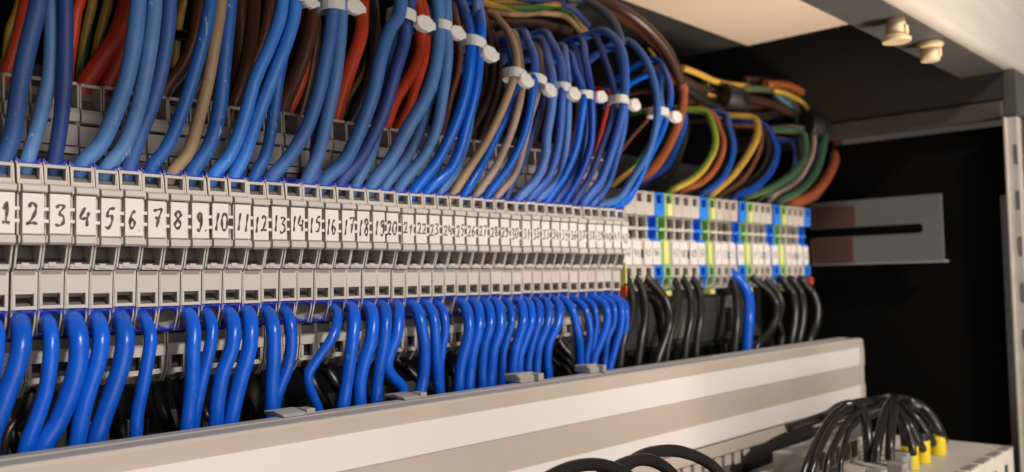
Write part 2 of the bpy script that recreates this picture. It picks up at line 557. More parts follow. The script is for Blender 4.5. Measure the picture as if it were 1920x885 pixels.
# ------------------------------------------------------------------ tables
TERM_X = [-6.94, -0.59, 5.54, 11.59, 17.61, 23.64, 29.71, 35.78, 41.86, 47.99, 54.16, 60.34, 66.51, 72.64, 78.75, 84.87, 90.99, 97.08, 103.19, 109.35, 115.45, 121.5, 127.54, 133.45, 139.31, 145.14, 150.97, 156.75, 162.52, 168.32, 174.15, 179.89, 185.6, 191.39, 197.16, 202.89, 208.68, 214.56, 220.41, 226.27, 232.15, 238.08, 244.32]
FAR_X = [254.61, 262.5, 270.4, 278.52, 286.56, 294.18, 301.89, 310.04, 318.42, 326.58, 334.01, 341.4, 348.81, 358.16, 366.12, 373.46, 380.46, 387.61, 397.34, 405.76, 413.47, 420.86, 428.13, 436.91]
BT = [[375.6, 16.0, 96.5], [465.0, 10.0, 89.8]]
TIES = [
[[72.6, -9.0, 80.3], 3.43, [75.9, -12.0, 79.6], 3.28, "white cable tie holding the bright blue wires of terminals ten to twelve"],
[[86.4, -9.0, 81.3], 3.94, [91.9, -12.0, 81.6], 4.43, "white cable tie holding the blue wires of terminals thirteen to fifteen"],
[[114.2, -9.0, 84.0], 4.16, [120.6, -12.0, 82.1], 5.03, "white cable tie holding the blue wires of terminals sixteen to eighteen"],
[[131.1, -9.0, 83.6], 3.31, [135.4, -12.0, 81.8], 4.41, "white cable tie holding the steel blue wires of terminals nineteen to twenty-one"],
[[147.2, -9.0, 80.6], 3.96, [151.3, -12.0, 77.3], 5.12, "white cable tie around the vivid blue pair of terminals twenty-two and twenty-three"],
[[168.8, -9.0, 72.7], 3.7, [170.4, -12.0, 70.6], 4.74, "white cable tie around the tan and blue wires of terminals twenty-five to twenty-seven"],
[[181.5, -8.0, 72.7], 3.53, [185.3, -11.0, 69.3], 4.55, "white cable tie around the wires of terminals twenty-eight to thirty-one"],
[[196.3, -8.0, 72.0], 2.87, [199.7, -11.0, 69.9], 4.7, "white cable tie around the wires of terminals thirty-two and thirty-three"],
[[210.3, -8.0, 71.1], 3.75, [217.6, -11.0, 71.2], 4.48, "white cable tie around the wires of terminals thirty-four to thirty-six"],
[[235.2, -8.0, 72.5], 3.42, [241.5, -11.0, 71.0], 4.71, "white cable tie around the wires of terminals thirty-seven to thirty-nine"],
[[265.5, -8.0, 71.1], 4.6, [274.1, -11.0, 69.9], 4.98, "white cable tie around the wires of terminals forty to forty-two, the rightmost white tie"]]
WIRES = [
["u", "dusty", 2.05, [[-3.8, 5.0, 19.0], [-3.0, 0.6, 25.6], [-1.2, -1.1, 32.6], [-0.8, -5.2, 44.7], [-0.0, -7.5, 53.0], [1.1, -8.8, 60.0], [1.8, -9.4, 64.6], [2.0, -8.4, 78.6], [-0.2, 4.6, 94.6], [-3.2, 24.6, 100.6]], "dusty blue wire rising from the top of terminal one"],
["u", "pale_scuffed", 1.75, [[2.5, 5.0, 19.0], [2.7, 0.6, 26.8], [4.1, -0.5, 33.2], [5.5, -1.8, 41.0], [6.5, -3.2, 48.7], [6.1, -5.5, 58.6], [5.7, -6.4, 66.1], [5.6, -5.4, 80.1], [3.7, 7.6, 96.1], [0.7, 27.6, 102.1]], "pale scuffed blue wire rising from the top of terminal two"],
["u", "navy", 1.81, [[8.6, 5.0, 19.0], [8.9, 0.6, 27.0], [9.3, -2.4, 36.2], [9.0, -5.6, 46.1], [8.3, -8.1, 55.9], [7.7, -9.5, 65.9], [7.5, -8.5, 79.9], [5.7, 4.5, 95.9], [2.7, 24.5, 101.9]], "navy blue wire rising from the top of terminal three"],
["u", "steel", 2.1, [[14.6, 5.0, 19.0], [15.6, 0.6, 27.1], [19.7, -1.3, 33.2], [22.0, -3.9, 40.7], [23.8, -6.6, 49.3], [24.8, -8.7, 58.9], [25.4, -9.7, 69.7], [25.6, -8.7, 83.7], [23.4, 4.3, 99.7], [20.4, 24.3, 105.7]], "steel blue wire rising from the top of terminal four"],
["u", "pale_scuffed", 1.97, [[20.6, 5.0, 19.0], [21.6, 0.6, 26.5], [25.4, -1.1, 32.7], [27.3, -3.8, 40.3], [28.4, -6.7, 49.9], [29.1, -8.8, 59.6], [29.8, -9.7, 70.7], [30.0, -8.7, 84.7], [27.8, 4.3, 100.7], [24.8, 24.3, 106.7]], "pale scuffed blue wire rising from the top of terminal five"],
["u", "dusty", 1.95, [[26.7, 5.0, 19.0], [27.2, 0.6, 26.6], [29.5, -1.4, 35.8], [32.0, -3.2, 44.3], [33.5, -5.6, 53.7], [34.2, -6.9, 61.0], [34.8, -7.7, 72.2], [35.0, -6.7, 86.2], [32.8, 6.3, 102.2], [29.8, 26.3, 108.2]], "dusty blue wire rising from the top of terminal six"],
["u", "mid_scuffed", 1.77, [[32.7, 5.0, 19.0], [33.6, 0.6, 28.0], [36.9, -1.5, 33.7], [39.0, -3.9, 40.5], [40.9, -6.6, 49.6], [43.0, -8.9, 60.5], [44.7, -9.7, 69.3], [45.3, -9.7, 74.1], [45.5, -8.7, 88.1], [43.3, 4.3, 104.1], [40.3, 24.3, 110.1]], "scuffed mid blue wire rising from the top of terminal seven"],
["u", "tan", 1.68, [[38.8, 5.0, 19.0], [39.2, 0.6, 26.7], [43.1, -1.1, 32.6], [44.7, -4.5, 42.3], [45.8, -7.1, 51.4], [46.9, -9.2, 62.8], [48.5, -9.7, 74.8], [49.0, -8.7, 88.8], [46.5, 4.3, 104.8], [43.5, 24.3, 110.8]], "tan wire rising from the top of terminal eight"],
["u", "mid_scuffed", 2.07, [[44.9, 5.0, 19.0], [45.0, 0.6, 27.1], [49.7, -0.9, 35.6], [51.8, -2.5, 45.8], [51.7, -4.9, 55.6], [51.9, -6.4, 65.5], [52.8, -6.7, 76.4], [53.0, -5.7, 90.4], [50.8, 7.3, 106.4], [47.8, 27.3, 112.4]], "scuffed mid blue wire rising from the top of terminal nine"],
["u", "bright", 1.88, [[51.1, 5.0, 19.0], [51.5, 0.6, 27.0], [55.6, -1.3, 33.2], [58.2, -5.0, 43.9], [59.9, -7.9, 54.6], [63.8, -9.4, 64.7], [67.1, -9.7, 73.9], [68.0, -9.7, 79.7], [68.3, -8.7, 93.7], [66.0, 4.3, 109.7], [63.0, 24.3, 115.7]], "bright blue wire rising from the top of terminal ten"],
["u", "bright", 1.96, [[57.2, 5.0, 19.0], [57.9, 0.6, 27.5], [60.2, -1.4, 33.6], [62.2, -5.1, 44.3], [65.8, -8.4, 57.2], [69.3, -9.6, 66.9], [71.8, -9.7, 74.9], [72.3, -9.7, 80.7], [72.5, -8.7, 94.7], [70.3, 4.3, 110.7], [67.3, 24.3, 116.7]], "bright blue wire rising from the top of terminal eleven"],
["u", "mid_scuffed", 1.82, [[63.4, 5.0, 19.0], [64.2, 0.6, 27.3], [67.9, -0.1, 34.4], [70.2, -0.6, 45.9], [70.5, -3.1, 57.0], [71.8, -4.5, 67.1], [73.2, -4.7, 75.7], [73.4, -4.7, 82.1], [73.5, -3.7, 96.1], [71.4, 9.3, 112.1], [68.4, 29.3, 118.1]], "scuffed mid blue wire rising from the top of terminal twelve"],
["u", "steel_dark", 2.11, [[69.6, 5.0, 19.0], [70.1, 0.6, 27.7], [74.3, -1.4, 33.5], [79.0, -4.5, 42.6], [81.5, -7.6, 53.4], [83.4, -9.5, 65.7], [85.0, -9.7, 75.0], [85.9, -9.7, 81.7], [86.1, -8.7, 95.7], [83.9, 4.3, 111.7], [80.9, 24.3, 117.7]], "dark steel blue wire rising from the top of terminal thirteen"],
["u", "navy", 2.0, [[75.7, 5.0, 19.0], [84.5, 0.3, 28.2], [85.7, -0.3, 38.9], [86.8, -1.5, 50.4], [87.7, -3.2, 57.5], [89.4, -4.7, 70.5], [90.3, -4.7, 80.8], [90.4, -4.7, 85.2], [90.4, -3.7, 99.2], [88.4, 9.3, 115.2], [85.4, 29.3, 121.2]], "navy blue wire rising from the top of terminal fourteen"],
["u", "steel", 2.04, [[81.8, 5.0, 19.0], [82.4, 0.6, 27.7], [84.7, -2.9, 36.4], [85.2, -7.2, 47.9], [86.3, -9.6, 58.3], [87.2, -10.7, 68.9], [88.1, -10.7, 79.0], [88.3, -10.7, 83.4], [88.4, -9.7, 97.4], [86.3, 3.3, 113.4], [83.3, 23.3, 119.4]], "steel blue wire rising from the top of terminal fifteen"],
["u", "steel_dark", 2.27, [[87.9, 5.0, 19.0], [88.7, 0.6, 27.8], [94.6, -2.3, 34.5], [97.7, -6.6, 44.5], [100.8, -9.9, 56.8], [102.7, -11.1, 67.2], [106.6, -11.2, 77.5], [110.4, -11.2, 82.8], [111.5, -11.2, 89.1], [111.8, -10.2, 103.1], [109.5, 2.8, 119.1], [106.5, 22.8, 125.1]], "dark steel blue wire rising from the top of terminal sixteen"],
["u", "navy", 2.06, [[94.0, 5.0, 19.0], [95.0, 0.6, 27.9], [101.4, -1.6, 35.9], [108.0, -5.4, 51.0], [111.9, -8.0, 66.3], [115.3, -8.2, 76.0], [116.4, -8.2, 83.2], [118.5, -8.2, 91.4], [119.2, -7.2, 105.4], [116.5, 5.8, 121.4], [113.5, 25.8, 127.4]], "navy blue wire rising from the top of terminal seventeen"],
["u", "steel", 1.74, [[100.1, 5.0, 19.0], [101.1, 0.6, 27.5], [106.2, -0.2, 36.4], [108.9, -0.5, 44.2], [110.8, -3.2, 57.8], [113.2, -4.7, 71.0], [117.3, -4.7, 82.6], [119.0, -4.7, 91.5], [119.5, -3.7, 105.5], [117.0, 9.3, 121.5], [114.0, 29.3, 127.5]], "steel blue wire rising from the top of terminal eighteen"],
["u", "steel", 2.31, [[106.3, 5.0, 19.0], [107.6, 0.6, 28.0], [113.7, -2.8, 37.6], [118.0, -6.1, 47.6], [124.1, -8.7, 58.8], [127.5, -9.6, 68.6], [129.6, -9.7, 80.8], [129.2, -9.7, 92.6], [129.1, -8.7, 106.6], [127.2, 4.3, 122.6], [124.2, 24.3, 128.6]], "steel blue wire rising from the top of terminal nineteen"],
["u", "steel", 1.78, [[112.4, 5.0, 19.0], [113.3, 0.6, 28.0], [122.7, -0.4, 39.4], [128.3, -1.3, 49.4], [129.7, -3.3, 58.0], [132.7, -4.5, 67.9], [135.5, -4.7, 80.5], [136.8, -4.7, 92.2], [137.2, -3.7, 106.2], [134.8, 9.3, 122.2], [131.8, 29.3, 128.2]], "steel blue wire rising from the top of terminal twenty"],
["u", "steel", 1.96, [[118.5, 5.0, 19.0], [119.3, 0.6, 27.9], [126.7, -4.1, 39.4], [129.6, -7.5, 48.7], [130.7, -10.0, 61.1], [132.3, -10.7, 73.1], [132.3, -10.7, 81.1], [132.1, -10.7, 93.0], [132.0, -9.7, 107.0], [130.1, 3.3, 123.0], [127.1, 23.3, 129.0]], "steel blue wire rising from the top of terminal twenty-one"],
["u", "vivid", 2.02, [[124.5, 5.0, 19.0], [125.6, 0.6, 27.0], [133.1, -2.7, 37.2], [139.1, -7.2, 51.7], [142.7, -9.5, 65.5], [144.5, -9.7, 77.8], [148.4, -5.7, 87.2], [153.3, 2.3, 97.1], [159.9, 14.3, 105.9], [156.9, 30.3, 100.9], [155.9, 44.3, 91.9]], "vivid blue wire rising from the top of terminal twenty-two"],
["u", "vivid", 1.93, [[130.5, 5.0, 19.0], [131.7, 0.6, 27.4], [141.2, -2.7, 37.0], [144.9, -7.9, 54.8], [147.2, -9.5, 66.1], [149.0, -9.7, 78.6], [149.9, -9.7, 86.6], [157.2, -1.7, 97.0], [171.1, 14.3, 108.4], [168.1, 30.3, 103.4], [167.1, 44.3, 94.4]], "vivid blue wire rising from the top of terminal twenty-three"],
["u", "steel", 1.66, [[136.4, 5.0, 19.0], [137.7, 0.6, 26.9], [145.7, 0.2, 36.0], [150.2, 0.3, 45.2], [151.3, -1.6, 54.8], [152.1, -3.3, 65.3], [153.3, -3.7, 79.6], [153.5, -3.7, 90.4], [153.6, -2.7, 104.4], [151.5, 10.3, 120.4], [148.5, 30.3, 126.4]], "steel blue wire rising from the top of terminal twenty-four"],
["u", "tan", 1.58, [[142.2, 5.0, 19.0], [143.9, 0.6, 26.8], [149.6, -2.6, 36.9], [155.3, -5.8, 46.7], [160.4, -8.5, 57.6], [165.6, -9.7, 68.9], [172.9, -5.7, 78.1], [179.4, 2.3, 90.2], [185.4, 14.3, 101.6], [192.1, 28.3, 108.9], [189.1, 44.3, 103.9], [188.1, 58.3, 94.9]], "tan wire rising from the top of terminal twenty-five"],
["u", "vivid", 1.71, [[148.1, 5.0, 19.0], [149.8, 0.6, 27.2], [157.5, -0.9, 38.6], [164.7, -2.9, 51.6], [170.4, -5.1, 63.0], [173.0, -5.7, 71.6], [179.2, 2.3, 82.5], [190.8, 18.3, 95.5], [187.8, 34.3, 90.5], [186.8, 48.3, 81.5]], "vivid blue wire rising from the top of terminal twenty-six"],
["u", "beige", 1.48, [[153.9, 5.0, 19.0], [155.6, 0.6, 27.0], [162.8, -3.3, 38.7], [167.1, -6.9, 50.5], [170.0, -9.2, 62.3], [175.4, -5.7, 71.0], [183.2, 2.3, 85.1], [191.0, 14.3, 98.8], [188.0, 30.3, 93.8], [187.0, 44.3, 84.8]], "beige wire rising from the top of terminal twenty-seven"],
["u", "vivid", 1.64, [[159.6, 5.0, 19.0], [161.4, 0.6, 27.4], [169.4, -3.1, 38.4], [174.0, -6.6, 49.4], [176.5, -9.0, 61.4], [177.8, -9.7, 70.7], [183.2, -5.7, 81.7], [188.6, 2.3, 91.9], [196.9, 14.3, 99.9], [193.9, 30.3, 94.9], [192.9, 44.3, 85.9]], "vivid blue wire rising from the top of terminal twenty-eight"],
["u", "beige", 1.4, [[165.4, 5.0, 19.0], [166.7, 0.6, 27.2], [176.5, -0.3, 37.4], [181.1, -1.1, 48.9], [182.5, -3.6, 60.1], [185.9, -4.6, 69.9], [196.8, 3.3, 82.7], [210.0, 19.3, 98.2], [207.0, 35.3, 93.2], [206.0, 49.3, 84.2]], "beige wire rising from the top of terminal twenty-nine"],
["u", "navy", 1.22, [[171.2, 5.0, 19.0], [172.1, 0.6, 27.4], [175.5, 0.2, 33.6], [181.3, 0.2, 41.6], [185.7, -1.2, 53.2], [189.5, -3.2, 64.9], [200.0, 4.3, 78.4], [215.8, 20.3, 95.2], [212.8, 36.3, 90.2], [211.8, 50.3, 81.2]], "navy blue wire rising from the top of terminal thirty"],
["u", "pale", 1.88, [[177.0, 5.0, 19.0], [178.3, 0.6, 26.9], [186.7, -2.3, 36.0], [188.9, -5.4, 45.4], [187.6, -7.4, 52.6], [188.6, -9.3, 63.8], [188.8, -9.7, 72.3], [196.3, -1.7, 84.6], [209.1, 14.3, 99.1], [206.1, 30.3, 94.1], [205.1, 44.3, 85.1]], "pale blue wire rising from the top of terminal thirty-one"],
["u", "mid", 1.71, [[182.7, 5.0, 19.0], [184.5, 0.6, 27.2], [193.4, -2.8, 37.4], [195.2, -6.7, 49.7], [194.6, -9.0, 60.9], [194.7, -9.7, 70.4], [199.0, -5.7, 83.4], [203.5, 2.3, 93.6], [210.7, 14.3, 102.1], [207.7, 30.3, 97.1], [206.7, 44.3, 88.1]], "mid blue wire rising from the top of terminal thirty-two"],
["u", "pale", 1.55, [[188.5, 5.0, 19.0], [190.4, 0.6, 27.5], [201.3, -1.2, 37.2], [203.8, -3.3, 49.0], [202.7, -5.8, 60.3], [202.0, -6.7, 69.9], [211.0, 1.3, 86.7], [226.2, 17.3, 99.7], [223.2, 33.3, 94.7], [222.2, 47.3, 85.7]], "pale blue wire rising from the top of terminal thirty-three"],
["u", "vivid", 1.66, [[194.3, 5.0, 19.0], [195.2, 0.6, 27.2], [202.8, -3.0, 38.1], [206.4, -6.7, 49.8], [207.2, -8.9, 60.4], [208.2, -9.7, 70.3], [213.8, -1.7, 82.5], [227.4, 14.3, 96.1], [224.4, 30.3, 91.1], [223.4, 44.3, 82.1]], "vivid blue wire rising from the top of terminal thirty-four"],
["u", "navy", 1.5, [[200.0, 5.0, 19.0], [200.9, 0.6, 27.0], [210.7, -0.3, 37.9], [217.6, -1.6, 50.5], [217.0, -4.0, 62.3], [215.3, -4.7, 72.1], [221.8, 3.3, 85.7], [236.2, 19.3, 101.9], [233.2, 35.3, 96.9], [232.2, 49.3, 87.9]], "navy blue wire rising from the top of terminal thirty-five"],
["u", "deep", 1.69, [[205.8, 5.0, 19.0], [206.5, 0.6, 27.3], [213.0, -3.6, 39.8], [215.4, -7.2, 51.6], [214.5, -9.0, 61.3], [213.2, -9.7, 71.0], [220.5, -1.7, 87.7], [235.3, 14.3, 104.1], [232.3, 30.3, 99.1], [231.3, 44.3, 90.1]], "glossy deep blue wire rising from the top of terminal thirty-six"],
["u", "navy", 1.43, [[211.6, 5.0, 19.0], [212.9, 0.6, 27.7], [222.7, -1.0, 39.8], [228.6, -3.4, 53.4], [233.2, -5.4, 66.1], [240.4, -1.7, 76.1], [244.7, 6.3, 94.4], [250.2, 18.3, 110.0], [247.2, 34.3, 105.0], [246.2, 48.3, 96.0]], "navy blue wire rising from the top of terminal thirty-seven"],
["u", "mid", 1.95, [[217.5, 5.0, 19.0], [218.7, 0.6, 27.5], [226.8, -2.9, 37.8], [230.4, -7.0, 51.1], [234.5, -9.6, 66.7], [237.2, -9.7, 79.6], [241.4, -5.7, 94.8], [245.2, 2.3, 104.6], [250.5, 14.3, 110.3], [247.5, 30.3, 105.3], [246.5, 44.3, 96.3]], "mid blue wire rising from the top of terminal thirty-eight"],
["u", "mid", 1.46, [[223.3, 5.0, 19.0], [224.6, 0.6, 26.9], [234.9, -0.6, 36.5], [240.1, -2.3, 49.4], [242.3, -5.1, 63.0], [242.8, -5.7, 73.7], [252.7, 2.3, 89.5], [266.8, 18.3, 106.2], [263.8, 34.3, 101.2], [262.8, 48.3, 92.2]], "mid blue wire rising from the top of terminal thirty-nine"],
["u", "steel_dark", 1.71, [[229.2, 5.0, 19.0], [230.3, 0.6, 26.5], [243.3, -0.8, 31.7], [249.8, -4.2, 41.5], [256.3, -7.1, 51.4], [259.2, -8.9, 60.1], [261.6, -9.7, 72.3], [264.5, -5.7, 87.7], [267.5, 2.3, 100.9], [271.1, 14.3, 109.7], [268.1, 30.3, 104.7], [267.1, 44.3, 95.7]], "dark steel blue wire rising from the top of terminal forty"],
["u", "vivid", 1.52, [[235.1, 5.0, 19.0], [237.1, 0.6, 26.1], [250.2, -0.3, 31.1], [256.2, -2.5, 41.0], [260.8, -4.6, 49.9], [267.5, -7.0, 61.3], [273.9, -7.7, 73.1], [282.1, -3.7, 83.9], [290.4, 4.3, 95.8], [298.3, 16.3, 105.9], [295.3, 32.3, 100.9], [294.3, 46.3, 91.9]], "vivid blue wire rising from the top of terminal forty-one"],
["u", "vivid", 1.4, [[241.2, 5.0, 19.0], [242.7, 0.6, 26.3], [251.2, -1.7, 34.3], [255.6, -4.7, 42.9], [258.1, -7.9, 54.7], [263.8, -9.7, 69.3], [276.8, -1.7, 81.2], [297.1, 14.3, 98.7], [294.1, 30.3, 93.7], [293.1, 44.3, 84.7]], "vivid blue wire rising from the top of terminal forty-two"],
["l", "lower", 1.51, [[-3.8, 8.5, -10.4], [-3.9, 3.4, -10.9], [-4.4, -3.0, -13.0], [-5.0, -5.4, -15.4], [-6.1, -7.6, -19.9], [-6.9, -6.7, -25.5], [-8.4, -5.6, -31.7], [-8.9, -4.6, -41.7], [-9.0, -1.6, -55.7]], "blue wire curving down out of the underside of terminal one"],
["l", "lower", 2.2, [[2.5, 8.5, -10.4], [2.0, 3.4, -10.9], [0.7, -2.4, -12.5], [-0.3, -6.2, -16.4], [-1.7, -7.3, -21.6], [-3.2, -6.4, -26.9], [-4.8, -5.4, -32.9], [-6.2, -4.9, -37.7], [-6.6, -3.9, -47.7], [-6.8, -0.9, -61.7]], "blue wire curving down out of the underside of terminal two"],
["l", "lower", 1.8, [[8.6, 8.5, -10.4], [8.1, 3.4, -10.9], [6.9, -2.8, -12.8], [6.3, -5.9, -16.1], [5.5, -7.2, -22.3], [5.0, -6.3, -27.8], [3.6, -5.2, -33.9], [1.1, -4.9, -41.6], [0.3, -3.9, -51.6], [0.0, -0.9, -65.6]], "blue wire curving down out of the underside of terminal three"],
["l", "lower", 2.35, [[14.6, 8.5, -10.4], [14.1, 3.4, -10.9], [13.0, -3.1, -13.1], [12.5, -6.2, -16.4], [11.9, -7.2, -22.4], [10.4, -6.0, -29.5], [8.3, -5.0, -35.7], [4.8, -4.9, -41.8], [3.8, -3.9, -51.8], [3.5, -0.9, -65.8]], "blue wire curving down out of the underside of terminal four"],
["l", "lower", 2.07, [[20.6, 8.5, -10.4], [20.0, 3.4, -10.9], [18.6, -3.4, -13.4], [17.8, -6.4, -16.7], [16.5, -7.2, -22.4], [15.1, -6.2, -28.0], [13.8, -5.2, -34.5], [12.7, -4.9, -41.9], [12.4, -3.9, -51.9], [12.2, -0.9, -65.9]], "blue wire curving down out of the underside of terminal five"],
["l", "lower", 2.28, [[26.7, 8.5, -10.4], [26.0, 3.4, -10.9], [24.6, -3.7, -13.7], [23.7, -6.6, -17.1], [22.5, -7.1, -22.9], [20.9, -6.0, -29.4], [19.0, -4.9, -35.9], [17.2, -4.9, -42.2], [16.6, -3.9, -52.2], [16.4, -0.9, -66.2]], "blue wire curving down out of the underside of terminal six"],
["l", "lower", 1.69, [[32.7, 8.5, -10.4], [32.1, 3.4, -10.9], [30.7, -4.0, -14.0], [30.1, -6.8, -17.5], [29.1, -7.1, -23.0], [28.4, -6.1, -29.0], [27.6, -5.0, -35.3], [27.1, -4.9, -42.0], [27.0, -3.9, -52.0], [26.9, -0.9, -66.0]], "blue wire curving down out of the underside of terminal seven"],
["l", "lower", 2.0, [[44.9, 8.5, -10.4], [44.4, 3.4, -10.9], [43.3, -2.3, -12.4], [42.4, -5.7, -15.8], [41.3, -7.3, -21.4], [41.6, -6.4, -27.2], [41.6, -5.1, -35.0], [40.9, -4.9, -42.2], [40.7, -3.9, -52.2], [40.6, -0.9, -66.2]], "blue wire curving down out of the underside of terminal nine"],
["l", "lower", 1.7, [[51.1, 8.5, -10.4], [50.4, 3.4, -10.9], [48.9, -1.6, -12.2], [48.4, -4.4, -15.3], [47.1, -5.8, -20.3], [46.0, -4.7, -26.5], [44.9, -3.6, -33.5], [43.9, -3.1, -40.0], [43.6, -2.1, -50.0], [43.5, 0.9, -64.0]], "blue wire curving down out of the underside of terminal ten"],
["l", "lower", 2.06, [[57.2, 8.5, -10.4], [56.6, 3.4, -10.9], [55.2, -2.9, -12.9], [54.0, -6.2, -16.4], [52.6, -7.3, -21.4], [50.6, -6.4, -27.2], [49.8, -5.4, -33.1], [49.2, -4.9, -41.3], [49.0, -3.9, -51.3], [49.0, -0.9, -65.3]], "blue wire curving down out of the underside of terminal eleven"],
["l", "lower", 2.22, [[63.4, 8.5, -10.4], [62.6, 3.4, -10.9], [60.7, -3.1, -13.1], [59.1, -6.3, -16.7], [58.0, -7.3, -21.8], [56.4, -6.1, -28.6], [55.2, -5.2, -34.5], [53.5, -4.9, -42.3], [53.1, -3.9, -52.3], [52.9, -0.9, -66.3]], "blue wire curving down out of the underside of terminal twelve"],
["l", "lower", 2.06, [[69.6, 8.5, -10.4], [68.9, 3.4, -10.9], [67.4, -3.4, -13.4], [66.2, -6.6, -17.0], [66.0, -7.0, -23.2], [66.3, -5.6, -31.5], [66.5, -4.9, -41.9], [66.6, -3.9, -51.9], [66.6, -0.9, -65.9]], "blue wire curving down out of the underside of terminal thirteen"],
["l", "lower", 1.83, [[75.7, 8.5, -10.4], [75.1, 3.4, -10.9], [73.7, -2.6, -13.3], [73.0, -5.0, -16.6], [72.9, -5.3, -22.1], [72.3, -4.3, -28.0], [70.4, -3.4, -33.3], [69.0, -2.9, -37.8], [68.5, -2.9, -41.9], [68.3, -1.9, -51.9], [68.3, 1.1, -65.9]], "blue wire curving down out of the underside of terminal fourteen"],
["l", "lower", 1.52, [[94.0, 8.5, -10.4], [93.2, 3.4, -10.9], [91.3, -2.3, -12.5], [89.1, -5.5, -15.9], [86.1, -7.1, -20.1], [82.4, -6.2, -25.1], [78.9, -5.3, -30.4], [79.3, -4.8, -33.9], [81.0, -4.4, -37.6], [83.0, -4.4, -42.1], [83.6, -3.4, -52.1], [83.8, -0.4, -66.1]], "blue wire curving down out of the underside of terminal seventeen"],
["l", "lower", 2.08, [[100.1, 8.5, -10.4], [99.4, 3.4, -10.9], [97.7, -2.1, -12.3], [95.8, -5.3, -15.3], [93.4, -7.3, -21.9], [93.1, -6.1, -28.5], [92.7, -5.0, -35.2], [91.4, -4.9, -42.2], [91.0, -3.9, -52.2], [90.9, -0.9, -66.2]], "blue wire curving down out of the underside of terminal eighteen"],
["l", "lower", 2.12, [[106.3, 8.5, -10.4], [105.8, 3.4, -10.9], [104.6, -2.4, -12.5], [102.8, -5.6, -15.6], [100.7, -7.3, -21.4], [98.9, -6.2, -28.1], [97.9, -5.2, -34.4], [97.8, -4.9, -41.6], [97.7, -3.9, -51.6], [97.7, -0.9, -65.6]], "blue wire curving down out of the underside of terminal nineteen"],
["l", "lower", 2.0, [[112.4, 8.5, -10.4], [111.8, 3.4, -10.9], [110.5, -2.1, -12.3], [107.9, -5.8, -15.9], [106.0, -7.1, -22.6], [105.1, -6.0, -29.5], [104.7, -4.9, -36.4], [104.3, -4.9, -41.8], [104.2, -3.9, -51.8], [104.2, -0.9, -65.8]], "blue wire curving down out of the underside of terminal twenty"],
["l", "lower", 1.98, [[118.5, 8.5, -10.4], [117.9, 3.4, -10.9], [116.5, -1.7, -12.0], [113.6, -5.3, -15.6], [111.3, -6.9, -21.1], [109.2, -6.1, -26.1], [108.7, -5.3, -30.7], [111.4, -4.7, -34.5], [115.2, -4.4, -37.9], [116.0, -4.4, -41.8], [116.3, -3.4, -51.8], [116.4, -0.4, -65.8]], "blue wire curving down out of the underside of terminal twenty-one"],
["l", "lower", 2.08, [[124.5, 8.5, -10.4], [124.2, 3.4, -10.9], [123.4, -2.7, -12.7], [122.1, -6.2, -16.5], [122.6, -7.2, -22.2], [123.9, -6.1, -28.6], [124.2, -4.9, -35.9], [122.5, -4.9, -42.4], [122.0, -3.9, -52.4], [121.8, -0.9, -66.4]], "blue wire curving down out of the underside of terminal twenty-two"],
["l", "lower", 1.81, [[130.5, 8.5, -10.4], [130.2, 3.4, -10.9], [129.5, -2.4, -12.4], [128.1, -6.4, -16.7], [128.0, -7.1, -22.6], [129.1, -6.1, -29.0], [130.8, -4.9, -36.5], [131.6, -4.9, -42.4], [131.8, -3.9, -52.4], [131.9, -0.9, -66.4]], "blue wire curving down out of the underside of terminal twenty-three"],
["l", "lower", 1.57, [[136.4, 8.5, -10.4], [136.1, 3.4, -10.9], [135.5, -2.0, -12.6], [134.4, -4.8, -16.1], [133.7, -5.7, -21.0], [133.1, -4.7, -26.9], [132.9, -3.6, -33.3], [133.6, -3.1, -41.3], [133.8, -2.1, -51.3], [133.8, 0.9, -65.3]], "blue wire curving down out of the underside of terminal twenty-four"],
["l", "lower", 1.96, [[148.1, 8.5, -10.4], [147.5, 3.4, -10.9], [146.2, -2.4, -12.5], [145.0, -5.4, -15.4], [143.4, -7.5, -20.4], [142.3, -6.3, -27.5], [141.0, -5.1, -34.9], [140.5, -4.9, -42.4], [140.3, -3.9, -52.4], [140.2, -0.9, -66.4]], "blue wire curving down out of the underside of terminal twenty-six"],
["l", "lower", 1.98, [[153.9, 8.5, -10.4], [153.4, 3.4, -10.9], [152.4, -2.2, -12.3], [150.7, -5.2, -15.2], [148.2, -7.5, -20.6], [146.5, -6.3, -27.7], [146.1, -5.0, -35.4], [145.4, -4.9, -42.1], [145.3, -3.9, -52.1], [145.2, -0.9, -66.1]], "blue wire curving down out of the underside of terminal twenty-seven"],
["l", "lower", 1.83, [[159.6, 8.5, -10.4], [159.1, 3.4, -10.9], [157.8, -2.4, -12.4], [155.8, -5.8, -15.8], [153.8, -7.6, -20.0], [152.0, -6.5, -26.4], [151.9, -5.2, -34.1], [152.0, -4.9, -41.9], [152.1, -3.9, -51.9], [152.1, -0.9, -65.9]], "blue wire curving down out of the underside of terminal twenty-eight"],
["l", "lower", 2.03, [[165.4, 8.5, -10.4], [164.8, 3.4, -10.9], [163.3, -2.6, -12.6], [161.2, -5.6, -15.6], [159.2, -7.4, -21.2], [156.9, -6.2, -28.5], [156.8, -4.9, -36.3], [156.3, -4.9, -42.3], [156.2, -3.9, -52.3], [156.1, -0.9, -66.3]], "blue wire curving down out of the underside of terminal twenty-nine"],
["l", "lower", 1.51, [[171.2, 8.5, -10.4], [170.9, 3.4, -10.9], [170.0, -1.8, -12.4], [168.9, -4.1, -15.0], [167.0, -5.9, -19.4], [165.3, -5.0, -25.1], [164.1, -4.1, -30.3], [164.3, -3.1, -37.0], [164.4, -2.1, -47.0], [164.4, 0.9, -61.0]], "blue wire curving down out of the underside of terminal thirty"],
